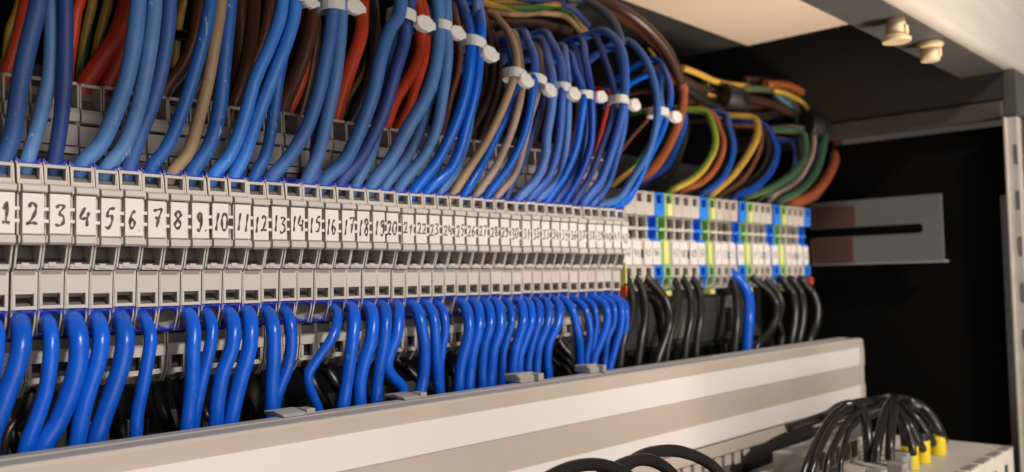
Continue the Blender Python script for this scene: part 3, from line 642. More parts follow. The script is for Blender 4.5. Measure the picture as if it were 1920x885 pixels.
["l", "lower", 1.85, [[177.0, 8.5, -10.4], [176.6, 3.4, -10.9], [175.6, -2.5, -12.5], [174.0, -5.2, -15.2], [171.5, -7.5, -19.6], [169.0, -6.3, -27.5], [168.3, -5.3, -33.7], [168.2, -4.9, -39.0], [168.2, -3.9, -49.0], [168.2, -0.9, -63.0]], "blue wire curving down out of the underside of terminal thirty-one"],
["l", "lower", 1.58, [[182.7, 8.5, -10.4], [182.1, 3.4, -10.9], [180.5, -2.7, -12.7], [178.6, -5.4, -15.4], [176.0, -7.6, -19.8], [173.5, -6.5, -26.4], [171.7, -5.5, -32.2], [171.8, -4.9, -39.4], [171.9, -3.9, -49.4], [171.9, -0.9, -63.4]], "blue wire curving down out of the underside of terminal thirty-two"],
["l", "lower", 1.6, [[188.5, 8.5, -10.4], [187.6, 3.4, -10.9], [185.4, -2.8, -12.9], [183.1, -5.5, -15.5], [180.1, -7.6, -20.0], [177.7, -6.3, -27.6], [176.7, -5.2, -34.4], [176.5, -4.9, -40.2], [176.5, -3.9, -50.2], [176.4, -0.9, -64.2]], "blue wire curving down out of the underside of terminal thirty-three"],
["l", "lower", 1.71, [[194.3, 8.5, -10.4], [193.2, 3.4, -10.9], [190.7, -3.0, -13.0], [188.5, -5.7, -15.7], [185.4, -7.4, -21.1], [182.0, -6.2, -28.3], [181.6, -5.1, -34.8], [181.3, -4.9, -41.6], [181.2, -3.9, -51.6], [181.2, -0.9, -65.6]], "blue wire curving down out of the underside of terminal thirty-four"],
["l", "lower", 1.78, [[200.0, 8.5, -10.4], [199.1, 3.4, -10.9], [197.0, -3.2, -13.2], [194.8, -5.9, -16.0], [191.5, -7.3, -21.4], [187.6, -6.2, -28.2], [187.6, -5.0, -35.2], [188.3, -4.9, -41.8], [188.5, -3.9, -51.8], [188.6, -0.9, -65.8]], "blue wire curving down out of the underside of terminal thirty-five"],
["l", "lower", 1.83, [[205.8, 8.5, -10.4], [204.9, 3.4, -10.9], [202.9, -3.9, -13.9], [202.1, -6.7, -17.2], [203.8, -7.0, -23.5], [206.6, -5.8, -30.9], [207.8, -4.9, -36.8], [208.1, -4.9, -43.1], [208.2, -3.9, -53.1], [208.2, -0.9, -67.1]], "blue wire curving down out of the underside of terminal thirty-six"],
["l", "lower", 1.54, [[211.6, 8.5, -10.4], [211.3, 3.4, -10.9], [210.7, -4.2, -14.1], [210.4, -7.1, -18.0], [211.8, -7.1, -22.9], [212.8, -6.2, -28.4], [212.1, -5.0, -35.2], [211.9, -4.9, -42.5], [211.8, -3.9, -52.5], [211.8, -0.9, -66.5]], "blue wire curving down out of the underside of terminal thirty-seven"],
["l", "lower", 1.36, [[217.5, 8.5, -10.4], [217.8, 3.4, -10.9], [218.6, -3.6, -14.4], [217.7, -5.8, -18.3], [218.6, -5.2, -23.3], [218.0, -3.9, -31.7], [217.2, -3.1, -37.6], [216.5, -3.1, -43.0], [216.4, -2.1, -53.0], [216.3, 0.9, -67.0]], "blue wire curving down out of the underside of terminal thirty-eight"],
["l", "lower", 1.73, [[223.3, 8.5, -10.4], [223.9, 3.4, -10.9], [225.3, -4.2, -14.1], [224.1, -6.9, -17.5], [223.4, -7.2, -22.0], [220.9, -6.1, -28.9], [217.6, -5.0, -35.6], [215.9, -4.9, -42.8], [215.3, -3.9, -52.8], [215.1, -0.9, -66.8]], "blue wire curving down out of the underside of terminal thirty-nine"],
["l", "lower", 1.44, [[229.2, 8.5, -10.4], [230.0, 3.4, -10.9], [232.0, -3.6, -14.3], [230.9, -5.6, -17.8], [230.4, -5.2, -23.4], [227.4, -4.3, -28.8], [227.0, -3.1, -36.4], [225.9, -3.1, -42.8], [225.6, -2.1, -52.8], [225.5, 0.9, -66.8]], "blue wire curving down out of the underside of terminal forty"],
["l", "lower", 1.61, [[235.1, 8.5, -10.4], [235.5, 3.4, -10.9], [236.3, -4.5, -14.4], [233.8, -7.3, -18.4], [233.2, -6.7, -25.0], [231.2, -5.5, -32.5], [229.0, -4.9, -38.5], [227.3, -4.9, -42.8], [226.8, -3.9, -52.8], [226.6, -0.9, -66.8]], "blue wire curving down out of the underside of terminal forty-one"],
["l", "lower", 1.35, [[241.2, 8.5, -10.4], [240.7, 3.4, -10.9], [239.6, -4.6, -14.5], [237.2, -7.3, -18.6], [237.1, -6.7, -25.2], [235.5, -5.4, -32.8], [234.3, -4.9, -38.9], [233.2, -4.9, -42.9], [232.9, -3.9, -52.9], [232.8, -0.9, -66.9]], "blue wire curving down out of the underside of terminal forty-two"],
["b", "red", 1.56, [[1.1, 17.0, 44.0], [1.6, 15.0, 48.4], [2.8, 13.5, 53.2], [4.0, 12.0, 59.7], [5.4, 12.0, 67.1], [6.8, 14.0, 72.2], [7.2, 20.0, 84.2], [3.2, 30.0, 102.2], [-0.8, 48.0, 112.2], [-4.8, 68.0, 116.2]], "bright red wire at the far left, behind the first blue wires"],
["b", "red", 1.37, [[18.5, 19.0, 47.1], [18.7, 17.0, 57.1], [19.2, 15.5, 64.4], [19.4, 14.0, 70.5], [20.5, 14.0, 75.3], [20.8, 20.0, 87.3], [16.8, 30.0, 105.3], [12.8, 48.0, 115.3], [8.8, 68.0, 119.3]], "short bright red wire showing right of the third blue wire"],
["b", "gy", 1.26, [[5.5, 25.0, 55.1], [5.9, 23.0, 65.1], [7.0, 21.5, 69.5], [7.5, 20.0, 73.8], [7.6, 26.0, 85.8], [3.6, 36.0, 103.8], [-0.4, 54.0, 113.8], [-4.4, 74.0, 117.8]], "green and yellow wire in the top left corner"],
["b", "gy", 1.34, [[28.3, 25.0, 55.3], [28.6, 23.0, 65.3], [29.5, 21.5, 71.8], [30.3, 20.0, 78.3], [30.5, 26.0, 90.3], [26.5, 36.0, 108.3], [22.5, 54.0, 118.3], [18.5, 74.0, 122.3]], "green and yellow wire just left of the two dark red wires"],
["b", "gy", 1.34, [[25.4, 27.0, 55.2], [25.6, 25.0, 65.2], [26.2, 23.5, 71.6], [26.7, 22.0, 78.0], [26.9, 28.0, 90.0], [22.9, 38.0, 108.0], [18.9, 56.0, 118.0], [14.9, 76.0, 122.0]], "dim green and yellow wire left of its brighter twin, upper left"],
["b", "darkred", 2.44, [[19.0, 17.0, 44.0], [20.7, 15.0, 49.0], [25.1, 13.5, 57.5], [29.0, 12.0, 65.0], [31.6, 12.0, 72.6], [33.0, 14.0, 78.1], [33.5, 20.0, 90.1], [29.5, 30.0, 108.1], [25.5, 48.0, 118.1], [21.5, 68.0, 122.1]], "thick dark red wire slanting behind the pale blue wire of terminal four"],
["b", "darkred", 1.95, [[26.1, 19.0, 44.0], [27.1, 17.0, 49.1], [29.6, 15.5, 56.3], [32.2, 14.0, 64.2], [35.1, 14.0, 72.0], [37.2, 16.0, 78.9], [37.9, 22.0, 90.9], [33.9, 32.0, 108.9], [29.9, 50.0, 118.9], [25.9, 70.0, 122.9]], "second dark red wire, lower right of the thick dark red one"],
["b", "brown", 1.61, [[43.1, 17.0, 44.0], [44.8, 15.0, 53.7], [49.2, 13.5, 61.6], [51.4, 12.0, 69.2], [53.4, 12.0, 81.0], [54.8, 14.0, 83.6], [55.2, 20.0, 95.6], [51.2, 30.0, 113.6], [47.2, 48.0, 123.6], [43.2, 68.0, 127.6]], "dull brown wire between the blue wires of terminals six and seven"],
["b", "brown", 1.65, [[52.2, 19.0, 44.0], [53.6, 17.0, 51.5], [57.2, 15.5, 61.4], [59.5, 14.0, 72.4], [62.3, 14.0, 83.4], [63.2, 20.0, 95.4], [59.2, 30.0, 113.4], [55.2, 48.0, 123.4], [51.2, 68.0, 127.4]], "brown wire hidden behind the tan wire of terminal eight"],
["b", "black", 1.62, [[44.9, 20.0, 44.0], [45.6, 18.0, 49.6], [47.5, 16.5, 54.3], [51.3, 15.0, 60.3], [53.3, 15.0, 68.9], [53.9, 23.0, 72.9], [53.9, 35.0, 72.9]], "black wire at the rear below terminal wires six and seven"],
["b", "yellow", 1.3, [[53.9, 29.0, 63.4], [54.0, 27.0, 73.4], [54.2, 25.5, 79.0], [54.5, 24.0, 84.7], [54.6, 30.0, 96.7], [50.6, 40.0, 114.7], [46.6, 58.0, 124.7], [42.6, 78.0, 128.7]], "dim yellow wire far behind the blue wire of terminal six"],
["b", "brown", 1.95, [[64.9, 16.0, 44.0], [65.4, 14.0, 50.7], [66.7, 12.5, 56.5], [68.7, 11.0, 65.7], [70.6, 11.0, 76.6], [72.2, 13.0, 86.7], [72.7, 19.0, 98.7], [68.7, 29.0, 116.7], [64.7, 47.0, 126.7], [60.7, 67.0, 130.7]], "brown wire in front of the brown group left of terminal wire ten"],
["b", "brown", 2.1, [[66.5, 20.0, 44.0], [66.9, 18.0, 53.4], [67.9, 16.5, 60.0], [68.9, 15.0, 71.8], [69.0, 15.0, 85.1], [70.1, 17.0, 87.8], [70.5, 23.0, 99.8], [66.5, 33.0, 117.8], [62.5, 51.0, 127.8], [58.5, 71.0, 131.8]], "leftmost wire of the brown group left of terminal wire ten"],
["b", "brown", 1.83, [[68.5, 19.0, 44.0], [69.6, 17.0, 52.3], [72.4, 15.5, 63.8], [76.1, 14.0, 74.9], [78.4, 14.0, 86.9], [79.7, 16.0, 89.8], [80.1, 22.0, 101.8], [76.1, 32.0, 119.8], [72.1, 50.0, 129.8], [68.1, 70.0, 133.8]], "rightmost brown wire of the group left of terminal wire ten"],
["b", "brown", 2.48, [[83.0, 17.0, 44.6], [84.2, 15.0, 54.6], [87.3, 13.5, 63.1], [90.8, 12.0, 74.5], [92.9, 12.0, 85.5], [94.3, 14.0, 91.9], [94.8, 20.0, 103.9], [90.8, 30.0, 121.9], [86.8, 48.0, 131.9], [82.8, 68.0, 135.9]], "thick brown wire between the blue wires of terminals twelve and thirteen"],
["b", "red", 1.81, [[84.3, 20.0, 44.0], [85.7, 18.0, 49.8], [89.2, 16.5, 57.6], [91.1, 15.0, 64.7], [92.4, 15.0, 72.6], [93.8, 17.0, 86.8], [95.3, 19.0, 93.3], [95.7, 25.0, 105.3], [91.7, 35.0, 123.3], [87.7, 53.0, 133.3], [83.7, 73.0, 137.3]], "red wire crossing behind the thick brown wire near terminal wire twelve"],
["b", "darkbrown", 1.83, [[90.6, 21.0, 44.0], [91.6, 19.0, 49.9], [93.9, 17.5, 59.2], [95.9, 16.0, 71.3], [97.3, 16.0, 84.4], [97.7, 22.0, 96.4], [93.7, 32.0, 114.4], [89.7, 50.0, 124.4], [85.7, 70.0, 128.4]], "dark brown wire right of the red wire near terminal wire thirteen"],
["b", "red", 2.44, [[104.1, 17.0, 44.0], [104.7, 15.0, 53.6], [106.0, 13.5, 61.4], [109.4, 12.0, 72.7], [112.9, 12.0, 82.1], [115.0, 14.0, 90.2], [116.6, 16.0, 96.7], [117.1, 22.0, 108.7], [113.1, 32.0, 126.7], [109.1, 50.0, 136.7], [105.1, 70.0, 140.7]], "red wire between the blue wires of terminals fifteen and sixteen"],
["b", "black", 2.4, [[106.8, 18.0, 44.0], [109.2, 16.0, 49.5], [115.0, 14.5, 60.4], [118.8, 13.0, 73.6], [119.2, 13.0, 87.5], [119.9, 15.0, 96.3], [120.1, 21.0, 108.3], [116.1, 31.0, 126.3], [112.1, 49.0, 136.3], [108.1, 69.0, 140.3]], "black wire behind the blue wire of terminal sixteen"],
["b", "gy", 1.06, [[114.1, 25.0, 51.8], [115.5, 23.0, 61.8], [118.9, 21.5, 68.6], [122.0, 20.0, 76.3], [125.7, 20.0, 85.3], [126.8, 26.0, 97.3], [122.8, 36.0, 115.3], [118.8, 54.0, 125.3], [114.8, 74.0, 129.3]], "thin green and yellow wire between the red wire and the black wire"],
["b", "red", 2.08, [[122.6, 17.0, 44.0], [124.3, 15.0, 48.6], [128.5, 13.5, 60.4], [134.9, 12.0, 71.1], [139.2, 12.0, 79.4], [141.5, 14.0, 88.0], [143.2, 16.0, 96.5], [143.7, 22.0, 108.5], [139.7, 32.0, 126.5], [135.7, 50.0, 136.5], [131.7, 70.0, 140.5]], "left one of the two red wires behind terminal wires seventeen to nineteen"],
["b", "red", 1.96, [[129.3, 20.0, 44.0], [131.4, 18.0, 49.0], [136.8, 16.5, 58.6], [140.1, 15.0, 69.1], [144.3, 15.0, 80.0], [147.3, 17.0, 89.7], [148.7, 19.0, 98.3], [149.1, 25.0, 110.3], [145.1, 35.0, 128.3], [141.1, 53.0, 138.3], [137.1, 73.0, 142.3]], "right one of the two red wires behind terminal wires seventeen to nineteen"],
["b", "brown", 1.31, [[150.8, 17.0, 44.0], [152.3, 15.0, 50.8], [155.9, 13.5, 65.9], [159.0, 12.0, 77.6], [159.8, 12.0, 88.4], [158.9, 14.0, 99.3], [158.7, 20.0, 111.3], [154.7, 30.0, 129.3], [150.7, 48.0, 139.3], [146.7, 68.0, 143.3]], "slim brown wire between the blue wires of terminals twenty-one and twenty-two"],
["b", "brown", 1.6, [[154.2, 22.0, 44.0], [155.8, 20.0, 52.7], [159.8, 18.5, 66.1], [163.8, 17.0, 79.7], [164.7, 17.0, 89.4], [164.2, 19.0, 101.3], [164.1, 25.0, 113.3], [160.1, 35.0, 131.3], [156.1, 53.0, 141.3], [152.1, 73.0, 145.3]], "brown wire behind the slim brown one near terminal wire twenty-two"],
["b", "darkbrown", 1.45, [[166.7, 19.0, 44.0], [169.7, 17.0, 53.8], [177.3, 15.5, 67.1], [180.3, 14.0, 79.9], [179.2, 14.0, 91.5], [177.3, 16.0, 100.4], [176.8, 22.0, 112.4], [172.8, 32.0, 130.4], [168.8, 50.0, 140.4], [164.8, 70.0, 144.4]], "dark brown wire right of the vivid blue wires of terminals twenty-two and twenty-three"],
["b", "darkbrown", 1.47, [[173.1, 21.0, 44.0], [175.6, 19.0, 50.8], [182.1, 17.5, 65.0], [185.8, 16.0, 79.2], [185.4, 16.0, 91.1], [182.1, 18.0, 99.8], [181.1, 24.0, 111.8], [177.1, 34.0, 129.8], [173.1, 52.0, 139.8], [169.1, 72.0, 143.8]], "second dark brown wire right of the vivid blue pair"],
["b", "black", 1.64, [[203.2, 19.0, 44.0], [204.4, 17.0, 51.4], [207.6, 15.5, 59.8], [210.2, 14.0, 72.3], [211.4, 14.0, 84.9], [211.8, 22.0, 88.9], [211.8, 34.0, 88.9]], "black wire between the wires of terminals twenty-nine and thirty-one"],
["b", "brown", 1.36, [[168.5, 23.0, 44.0], [170.2, 21.0, 50.5], [174.4, 19.5, 62.4], [180.1, 18.0, 77.7], [180.5, 18.0, 90.5], [180.6, 26.0, 94.5], [180.6, 38.0, 94.5]], "faint brown wire behind the vivid blue pair"],
["b", "darkred", 1.16, [[261.6, 29.0, 45.8], [262.9, 27.0, 55.8], [266.1, 25.5, 67.6], [269.4, 24.0, 79.5], [271.6, 24.0, 85.7], [272.3, 32.0, 89.7], [272.3, 44.0, 89.7]], "orange red wire between the blue wires of terminals thirty-six and thirty-eight"],
["b", "brown", 0.83, [[265.7, 23.0, 44.0], [271.0, 21.0, 53.6], [284.4, 19.5, 66.5], [295.1, 18.0, 75.9], [302.0, 18.0, 87.8], [304.1, 26.0, 91.8], [304.1, 38.0, 91.8]], "thin brown wire slanting between terminal wires thirty-nine and forty"],
["b", "gy", 1.44, [[271.3, 25.0, 40.3], [276.3, 23.0, 44.3], [288.6, 21.5, 52.8], [299.6, 20.0, 64.5], [306.7, 20.0, 78.9], [308.9, 28.0, 82.9], [308.9, 40.0, 82.9]], "green and yellow wire behind the blue wires of terminals forty and forty-one"],
["b", "brown", 1.41, [[232.4, 23.0, 44.0], [233.9, 21.0, 51.4], [237.5, 19.5, 61.4], [239.6, 18.0, 73.5], [236.7, 18.0, 89.6], [235.9, 26.0, 93.6], [235.9, 38.0, 93.6]], "brown wire behind the bright blue wire of terminal thirty-four"],
["b", "orange", 2.46, [[286.5, 19.0, 43.8], [292.2, 17.0, 47.8], [306.7, 15.5, 61.0], [317.5, 14.0, 78.1], [321.7, 14.0, 92.4], [319.6, 16.0, 101.3], [319.0, 24.0, 105.3], [319.0, 36.0, 105.3]], "thick orange brown wire curving right of the blue wires of terminal forty-two"],
["b", "blue", 2.23, [[289.7, 23.0, 41.5], [295.9, 21.0, 45.5], [311.3, 19.5, 53.2], [322.1, 18.0, 67.8], [327.5, 18.0, 81.1], [329.1, 26.0, 85.1], [329.1, 38.0, 85.1]], "dark blue wire below the thick orange brown curve"],
["b", "black", 2.01, [[293.9, 26.0, 38.4], [300.1, 24.0, 42.4], [315.5, 22.5, 47.6], [327.6, 21.0, 61.1], [334.5, 21.0, 79.8], [336.6, 29.0, 83.8], [336.6, 41.0, 83.8]], "black wire under the dark blue curve right of terminal forty-two"],
["t", "darkbrown", 2.69, [[330.7, 24.0, 103.3], [359.5, 26.0, 101.0], [393.6, 26.0, 100.6], [426.9, 26.0, 104.1], [457.3, 22.0, 100.6], [475.0, 16.0, 92.6]], "dark brown wire running through the middle of the far loom"],
["t", "black", 2.63, [[331.2, 20.0, 97.8], [356.6, 20.0, 92.5], [387.9, 22.0, 90.7], [422.3, 24.0, 93.2], [455.4, 26.0, 99.8]], "black wire low in the far loom, above the yellow wire"],
["t", "brown", 2.37, [[346.9, 30.0, 95.8], [377.4, 30.0, 92.7], [419.7, 32.0, 99.5], [457.9, 32.0, 105.7]], "brown wire at the back of the far loom"],
["t", "orange", 2.57, [[429.2, 22.0, 113.9], [457.0, 20.0, 116.5], [484.0, 17.0, 110.5], [498.6, 14.0, 101.1], [501.1, 12.0, 91.4]], "orange brown wire on the outer edge of the far loom"],
["t", "darkbrown", 2.49, [[320.4, 14.0, 97.3], [302.9, 10.0, 108.6], [285.4, 10.0, 117.4], [271.4, 14.0, 124.3], [262.0, 24.0, 131.0]], "thick dark brown wire arching over the right end of the blue wires"],
["t", "brown", 2.45, [[321.4, 18.0, 97.5], [308.9, 16.0, 109.5], [297.1, 18.0, 117.7], [289.3, 24.0, 124.8], [282.9, 34.0, 131.8]], "brown wire arching just under the thick dark brown one"],
["t", "dirty", 2.02, [[254.8, 4.0, 103.4], [255.1, 8.0, 113.3], [254.2, 14.0, 120.6], [254.5, 24.0, 127.6], [247.5, 30.0, 128.6]], "dull blue grey wire arching back above terminal wires thirty-six to thirty-nine"],
["t", "gy", 1.64, [[180.4, 30.0, 115.2], [199.1, 30.0, 114.7], [220.0, 32.0, 118.5], [240.9, 34.0, 124.6], [266.5, 40.0, 133.3]], "green and yellow wire running level along the top of the bundle"],
["t", "tan", 1.33, [[196.2, 33.0, 112.6], [216.2, 33.0, 115.2], [238.4, 35.0, 120.9], [250.7, 32.0, 120.4], [256.4, 28.0, 113.2]], "tan wire running level under the green and yellow one"],
["t", "gy", 1.6, [[202.9, 38.0, 118.4], [223.4, 38.0, 123.4], [245.6, 38.0, 125.9], [262.5, 40.0, 126.4], [274.9, 38.0, 117.6]], "second green and yellow wire of the level run at the top"],
["t", "navy", 1.48, [[219.7, 36.0, 124.4], [239.8, 36.0, 126.5], [255.2, 34.0, 127.1], [264.7, 30.0, 118.7]], "navy wire beside the level green and yellow run at the top"],
["t", "darkbrown", 2.2, [[192.6, 34.0, 106.3], [216.1, 36.0, 112.6], [236.0, 36.0, 115.4], [257.2, 36.0, 116.2]], "dark brown wire under the level run at the top"],
["t", "yellow", 0.73, [[299.8, 20.0, 112.4], [300.0, 16.0, 106.8], [303.2, 14.0, 100.8]], "short yellow wire beside the bright blue wire of terminal forty-one"],
["t", "yellow", 1.63, [[331.7, 20.0, 107.6], [346.2, 20.0, 107.0], [363.2, 20.0, 105.6], [384.8, 22.0, 107.0], [413.8, 26.0, 111.1]], "yellow wire leading right from the arch towards the far bundle"],
["t", "mossy", 2.21, [[367.0, 28.0, 106.0], [387.7, 26.0, 106.2], [416.7, 24.0, 109.5], [448.2, 22.0, 111.5], [463.6, 20.0, 104.7], [463.6, 18.0, 92.7]], "mossy green wire of the loom over the far terminals"],
["t", "yellow", 1.6, [[434.5, 20.0, 110.4], [449.8, 18.0, 110.0], [463.1, 16.0, 106.9], [476.1, 15.0, 100.8]], "yellow wire bending down at the right end of the far loom"],
["t", "teal", 2.78, [[446.5, 26.0, 111.9], [457.7, 22.0, 105.3], [471.0, 20.0, 99.1], [474.0, 18.0, 92.8]], "teal wire tucked below the yellow one of the far loom"],
["t", "darkbrown", 2.45, [[417.1, 30.0, 115.6], [441.3, 28.0, 119.0], [469.7, 26.0, 120.6], [495.5, 22.0, 115.2], [507.8, 18.0, 101.6]], "dark brown wire on top of the far loom"],
["t", "yellow", 1.23, [[361.8, 24.0, 98.4], [371.5, 24.0, 98.3], [381.6, 24.0, 98.4]], "short yellow wire showing left of the black tie of the far loom"],
["t", "darkbrown", 3.17, [[326.0, 20.0, 99.0], [341.6, 22.0, 98.7], [384.2, 30.0, 103.1], [428.4, 34.0, 106.6], [465.9, 36.0, 106.2]], "dark brown wire low in the far loom"],
["f", "black", 1.35, [[317.2, 17.0, 32.3], [320.2, 13.0, 38.3], [337.1, 9.0, 46.1], [349.1, 7.0, 56.5], [353.7, 7.0, 67.6], [355.6, 11.0, 78.2], [351.6, 20.0, 81.2], [345.6, 33.0, 82.2]], "black wire hidden between the orange and the left blue wire, far section"],
["f", "brown", 1.42, [[351.6, 18.0, 33.4], [354.6, 14.0, 39.4], [371.6, 10.0, 48.6], [383.0, 8.0, 59.4], [392.3, 8.0, 70.6], [398.6, 12.0, 81.1], [394.6, 21.0, 84.1], [388.6, 34.0, 85.1]], "brown wire behind the plain yellow one, far section"],
["f", "gy_dull", 1.53, [[396.5, 18.0, 34.4], [399.5, 14.0, 40.4], [421.5, 10.0, 48.3], [439.6, 8.0, 58.6], [444.3, 8.0, 70.1], [447.6, 12.0, 83.3], [443.6, 21.0, 86.3], [437.6, 34.0, 87.3]], "thin green wire behind the left dull green one, far section"],
["f", "navy", 1.52, [[389.3, 21.0, 35.3], [392.3, 17.0, 41.3], [411.3, 13.0, 46.3], [431.1, 11.0, 55.0], [441.6, 11.0, 65.8], [446.1, 15.0, 79.0], [442.1, 24.0, 82.0], [436.1, 37.0, 83.0]], "navy wire at the back of the two dull green ones, far section"],
["f", "brown", 1.87, [[445.6, 17.0, 33.0], [448.6, 13.0, 39.0], [466.1, 9.0, 45.9], [481.6, 7.0, 59.4], [485.7, 7.0, 73.8], [490.7, 11.0, 89.0], [486.7, 20.0, 92.0], [480.7, 33.0, 93.0]], "brown wire just inside the thick orange brown one, far section"],
["f", "black", 1.48, [[430.4, 19.0, 34.1], [433.4, 15.0, 40.1], [452.5, 11.0, 46.4], [469.8, 9.0, 57.6], [481.9, 9.0, 72.5], [491.9, 13.0, 89.4], [487.9, 22.0, 92.4], [481.9, 35.0, 93.4]], "black wire between the right green and the orange brown wires, far section"],
["f", "gy_lime", 1.8, [[296.1, 12.0, 32.9], [299.1, 8.0, 38.9], [313.0, 4.0, 45.8], [324.0, 2.0, 54.7], [331.7, 2.0, 64.8], [336.5, 6.0, 75.3], [340.7, 12.0, 83.4], [336.7, 21.0, 86.4], [330.7, 34.0, 87.4]], "lime green and yellow wire, leftmost of the far terminals"],
["f", "orange", 1.74, [[307.4, 14.0, 32.9], [310.4, 10.0, 38.9], [326.7, 6.0, 46.1], [337.9, 4.0, 56.2], [343.2, 4.0, 66.2], [346.7, 8.0, 74.8], [348.8, 14.0, 84.7], [344.8, 23.0, 87.7], [338.8, 36.0, 88.7]], "orange brown wire right of the lime green one"],
["f", "blue", 1.97, [[324.7, 13.0, 32.4], [327.7, 9.0, 38.4], [339.4, 5.0, 45.9], [348.2, 3.0, 56.9], [351.7, 3.0, 66.9], [355.2, 7.0, 76.6], [361.5, 13.0, 85.1], [357.5, 22.0, 88.1], [351.5, 35.0, 89.1]], "blue wire left of the yellow wire over the far terminals"],
["f", "yellow", 2.0, [[331.2, 11.0, 32.7], [334.2, 7.0, 38.7], [349.2, 3.0, 49.3], [364.0, 1.0, 62.0], [375.4, 1.0, 74.1], [380.7, 5.0, 83.8], [376.7, 14.0, 86.8], [370.7, 27.0, 87.8]], "plain yellow wire curving up over the far terminals"],
["f", "black", 1.99, [[357.5, 17.0, 33.7], [360.5, 13.0, 39.7], [380.0, 9.0, 48.1], [393.9, 7.0, 59.2], [400.1, 7.0, 70.2], [400.9, 11.0, 80.2], [396.9, 20.0, 83.2], [390.9, 33.0, 84.2]], "black wire behind the glossy blue wire over the far terminals"],
["f", "deep", 2.22, [[359.2, 13.0, 33.0], [362.2, 9.0, 39.0], [380.6, 5.0, 46.7], [394.6, 3.0, 56.8], [401.6, 3.0, 67.7], [403.6, 7.0, 77.9], [406.2, 13.0, 84.3], [402.2, 22.0, 87.3], [396.2, 35.0, 88.3]], "glossy blue wire right of the yellow one over the far terminals"],
["f", "gy_dull", 2.18, [[370.2, 13.0, 33.1], [373.2, 9.0, 39.1], [397.8, 5.0, 46.8], [424.2, 3.0, 58.0], [438.4, 3.0, 69.0], [444.5, 7.0, 83.4], [440.5, 16.0, 86.4], [434.5, 29.0, 87.4]], "dull green and yellow wire left of the pinkish wire"],
["f", "pinkish", 1.67, [[408.6, 15.0, 36.9], [411.6, 11.0, 42.9], [432.1, 7.0, 51.4], [446.0, 5.0, 63.3], [455.1, 5.0, 75.3], [461.3, 9.0, 86.6], [457.3, 18.0, 89.6], [451.3, 31.0, 90.6]], "pinkish wire between two green wires over the far terminals"],
["f", "gy_dull", 2.62, [[411.5, 12.0, 34.2], [414.5, 8.0, 40.2], [430.2, 4.0, 46.7], [449.1, 2.0, 58.8], [460.2, 2.0, 73.2], [470.5, 6.0, 87.3], [466.5, 15.0, 90.3], [460.5, 28.0, 91.3]], "dull green and yellow wire right of the pinkish wire"],
["f", "blue", 2.02, [[407.8, 17.0, 33.8], [410.8, 13.0, 39.8], [419.0, 9.0, 42.1], [436.9, 7.0, 50.6], [455.5, 7.0, 64.3], [473.5, 11.0, 80.1], [469.5, 20.0, 83.1], [463.5, 33.0, 84.1]], "blue wire low behind the right green wire of the far terminals"],
["f", "orange", 3.3, [[423.0, 12.0, 32.1], [426.0, 8.0, 38.1], [449.9, 4.0, 46.2], [471.7, 2.0, 61.6], [482.0, 2.0, 76.4], [487.6, 6.0, 89.8], [483.6, 15.0, 92.8], [477.6, 28.0, 93.8]], "thick orange brown wire, rightmost of the far terminals"],
["g", "black", 1.81, [[254.0, 9.5, 0.7], [254.0, 4.5, -3.3], [251.4, 0.8, -8.7], [249.5, -1.8, -13.9], [244.0, -5.0, -21.6], [235.8, -6.5, -29.9], [231.8, -6.5, -42.8], [231.8, -5.5, -52.8], [231.8, -3.5, -64.8]], "black wire, first from the left below the far terminals"],
["g", "black", 1.84, [[261.0, 9.5, 0.7], [261.0, 4.5, -3.3], [260.5, 0.7, -8.8], [258.8, -1.9, -14.2], [255.2, -4.6, -20.5], [249.2, -6.5, -29.7], [244.9, -6.5, -42.9], [244.9, -5.5, -52.9], [244.9, -3.5, -64.9]], "black wire, second from the left below the far terminals"],
["g", "black", 2.13, [[269.1, 9.5, 0.6], [269.1, 4.5, -3.4], [272.4, 0.9, -8.5], [275.3, -1.6, -13.6], [274.4, -4.4, -20.2], [270.8, -6.5, -25.5], [266.9, -6.5, -32.3], [259.7, -6.5, -43.1], [259.7, -5.5, -53.1], [259.7, -3.5, -65.1]], "black wire bulging widest below the far terminals"],
["g", "black", 1.76, [[277.6, 11.0, -10.8], [277.6, 6.0, -14.8], [276.9, 3.1, -22.0], [276.2, 1.5, -29.8], [278.5, 1.5, -42.8], [278.5, 2.5, -52.8], [278.5, 4.5, -64.8]], "black wire behind the widest bulging one"],
["g", "black", 1.62, [[293.4, 10.5, 0.4], [293.4, 5.5, -3.6], [291.5, 1.7, -8.9], [288.4, -0.5, -13.4], [279.3, -4.6, -23.2], [273.5, -5.5, -30.0], [268.9, -5.5, -41.7], [268.9, -4.5, -51.7], [268.9, -2.5, -63.7]], "black wire right of the yellow terminal foot"],
["g", "black", 1.86, [[299.9, 9.5, 0.3], [299.9, 4.5, -3.7], [298.8, 0.3, -9.6], [296.8, -2.4, -15.3], [290.4, -5.8, -23.6], [285.6, -6.5, -31.8], [282.4, -6.5, -42.7], [282.4, -5.5, -52.7], [282.4, -3.5, -64.7]], "straight black wire left of the empty far terminals"],
["g", "black", 1.82, [[308.6, 9.5, 0.2], [308.6, 4.5, -3.8], [308.0, 0.5, -9.2], [306.0, -2.0, -14.4], [298.7, -5.9, -24.0], [294.5, -6.5, -32.3], [292.3, -6.5, -42.9], [292.3, -5.5, -52.9], [292.3, -3.5, -64.9]], "straight black wire touching the empty far terminals"],
["g", "black", 2.18, [[348.3, 9.9, -1.4], [348.3, 4.9, -5.4], [346.4, 1.2, -11.8], [341.5, -2.2, -19.7], [335.4, -4.5, -30.5], [331.6, -4.5, -43.0], [331.6, -3.5, -53.0], [331.6, -1.5, -65.0]], "black wire directly left of the lone blue wire"],
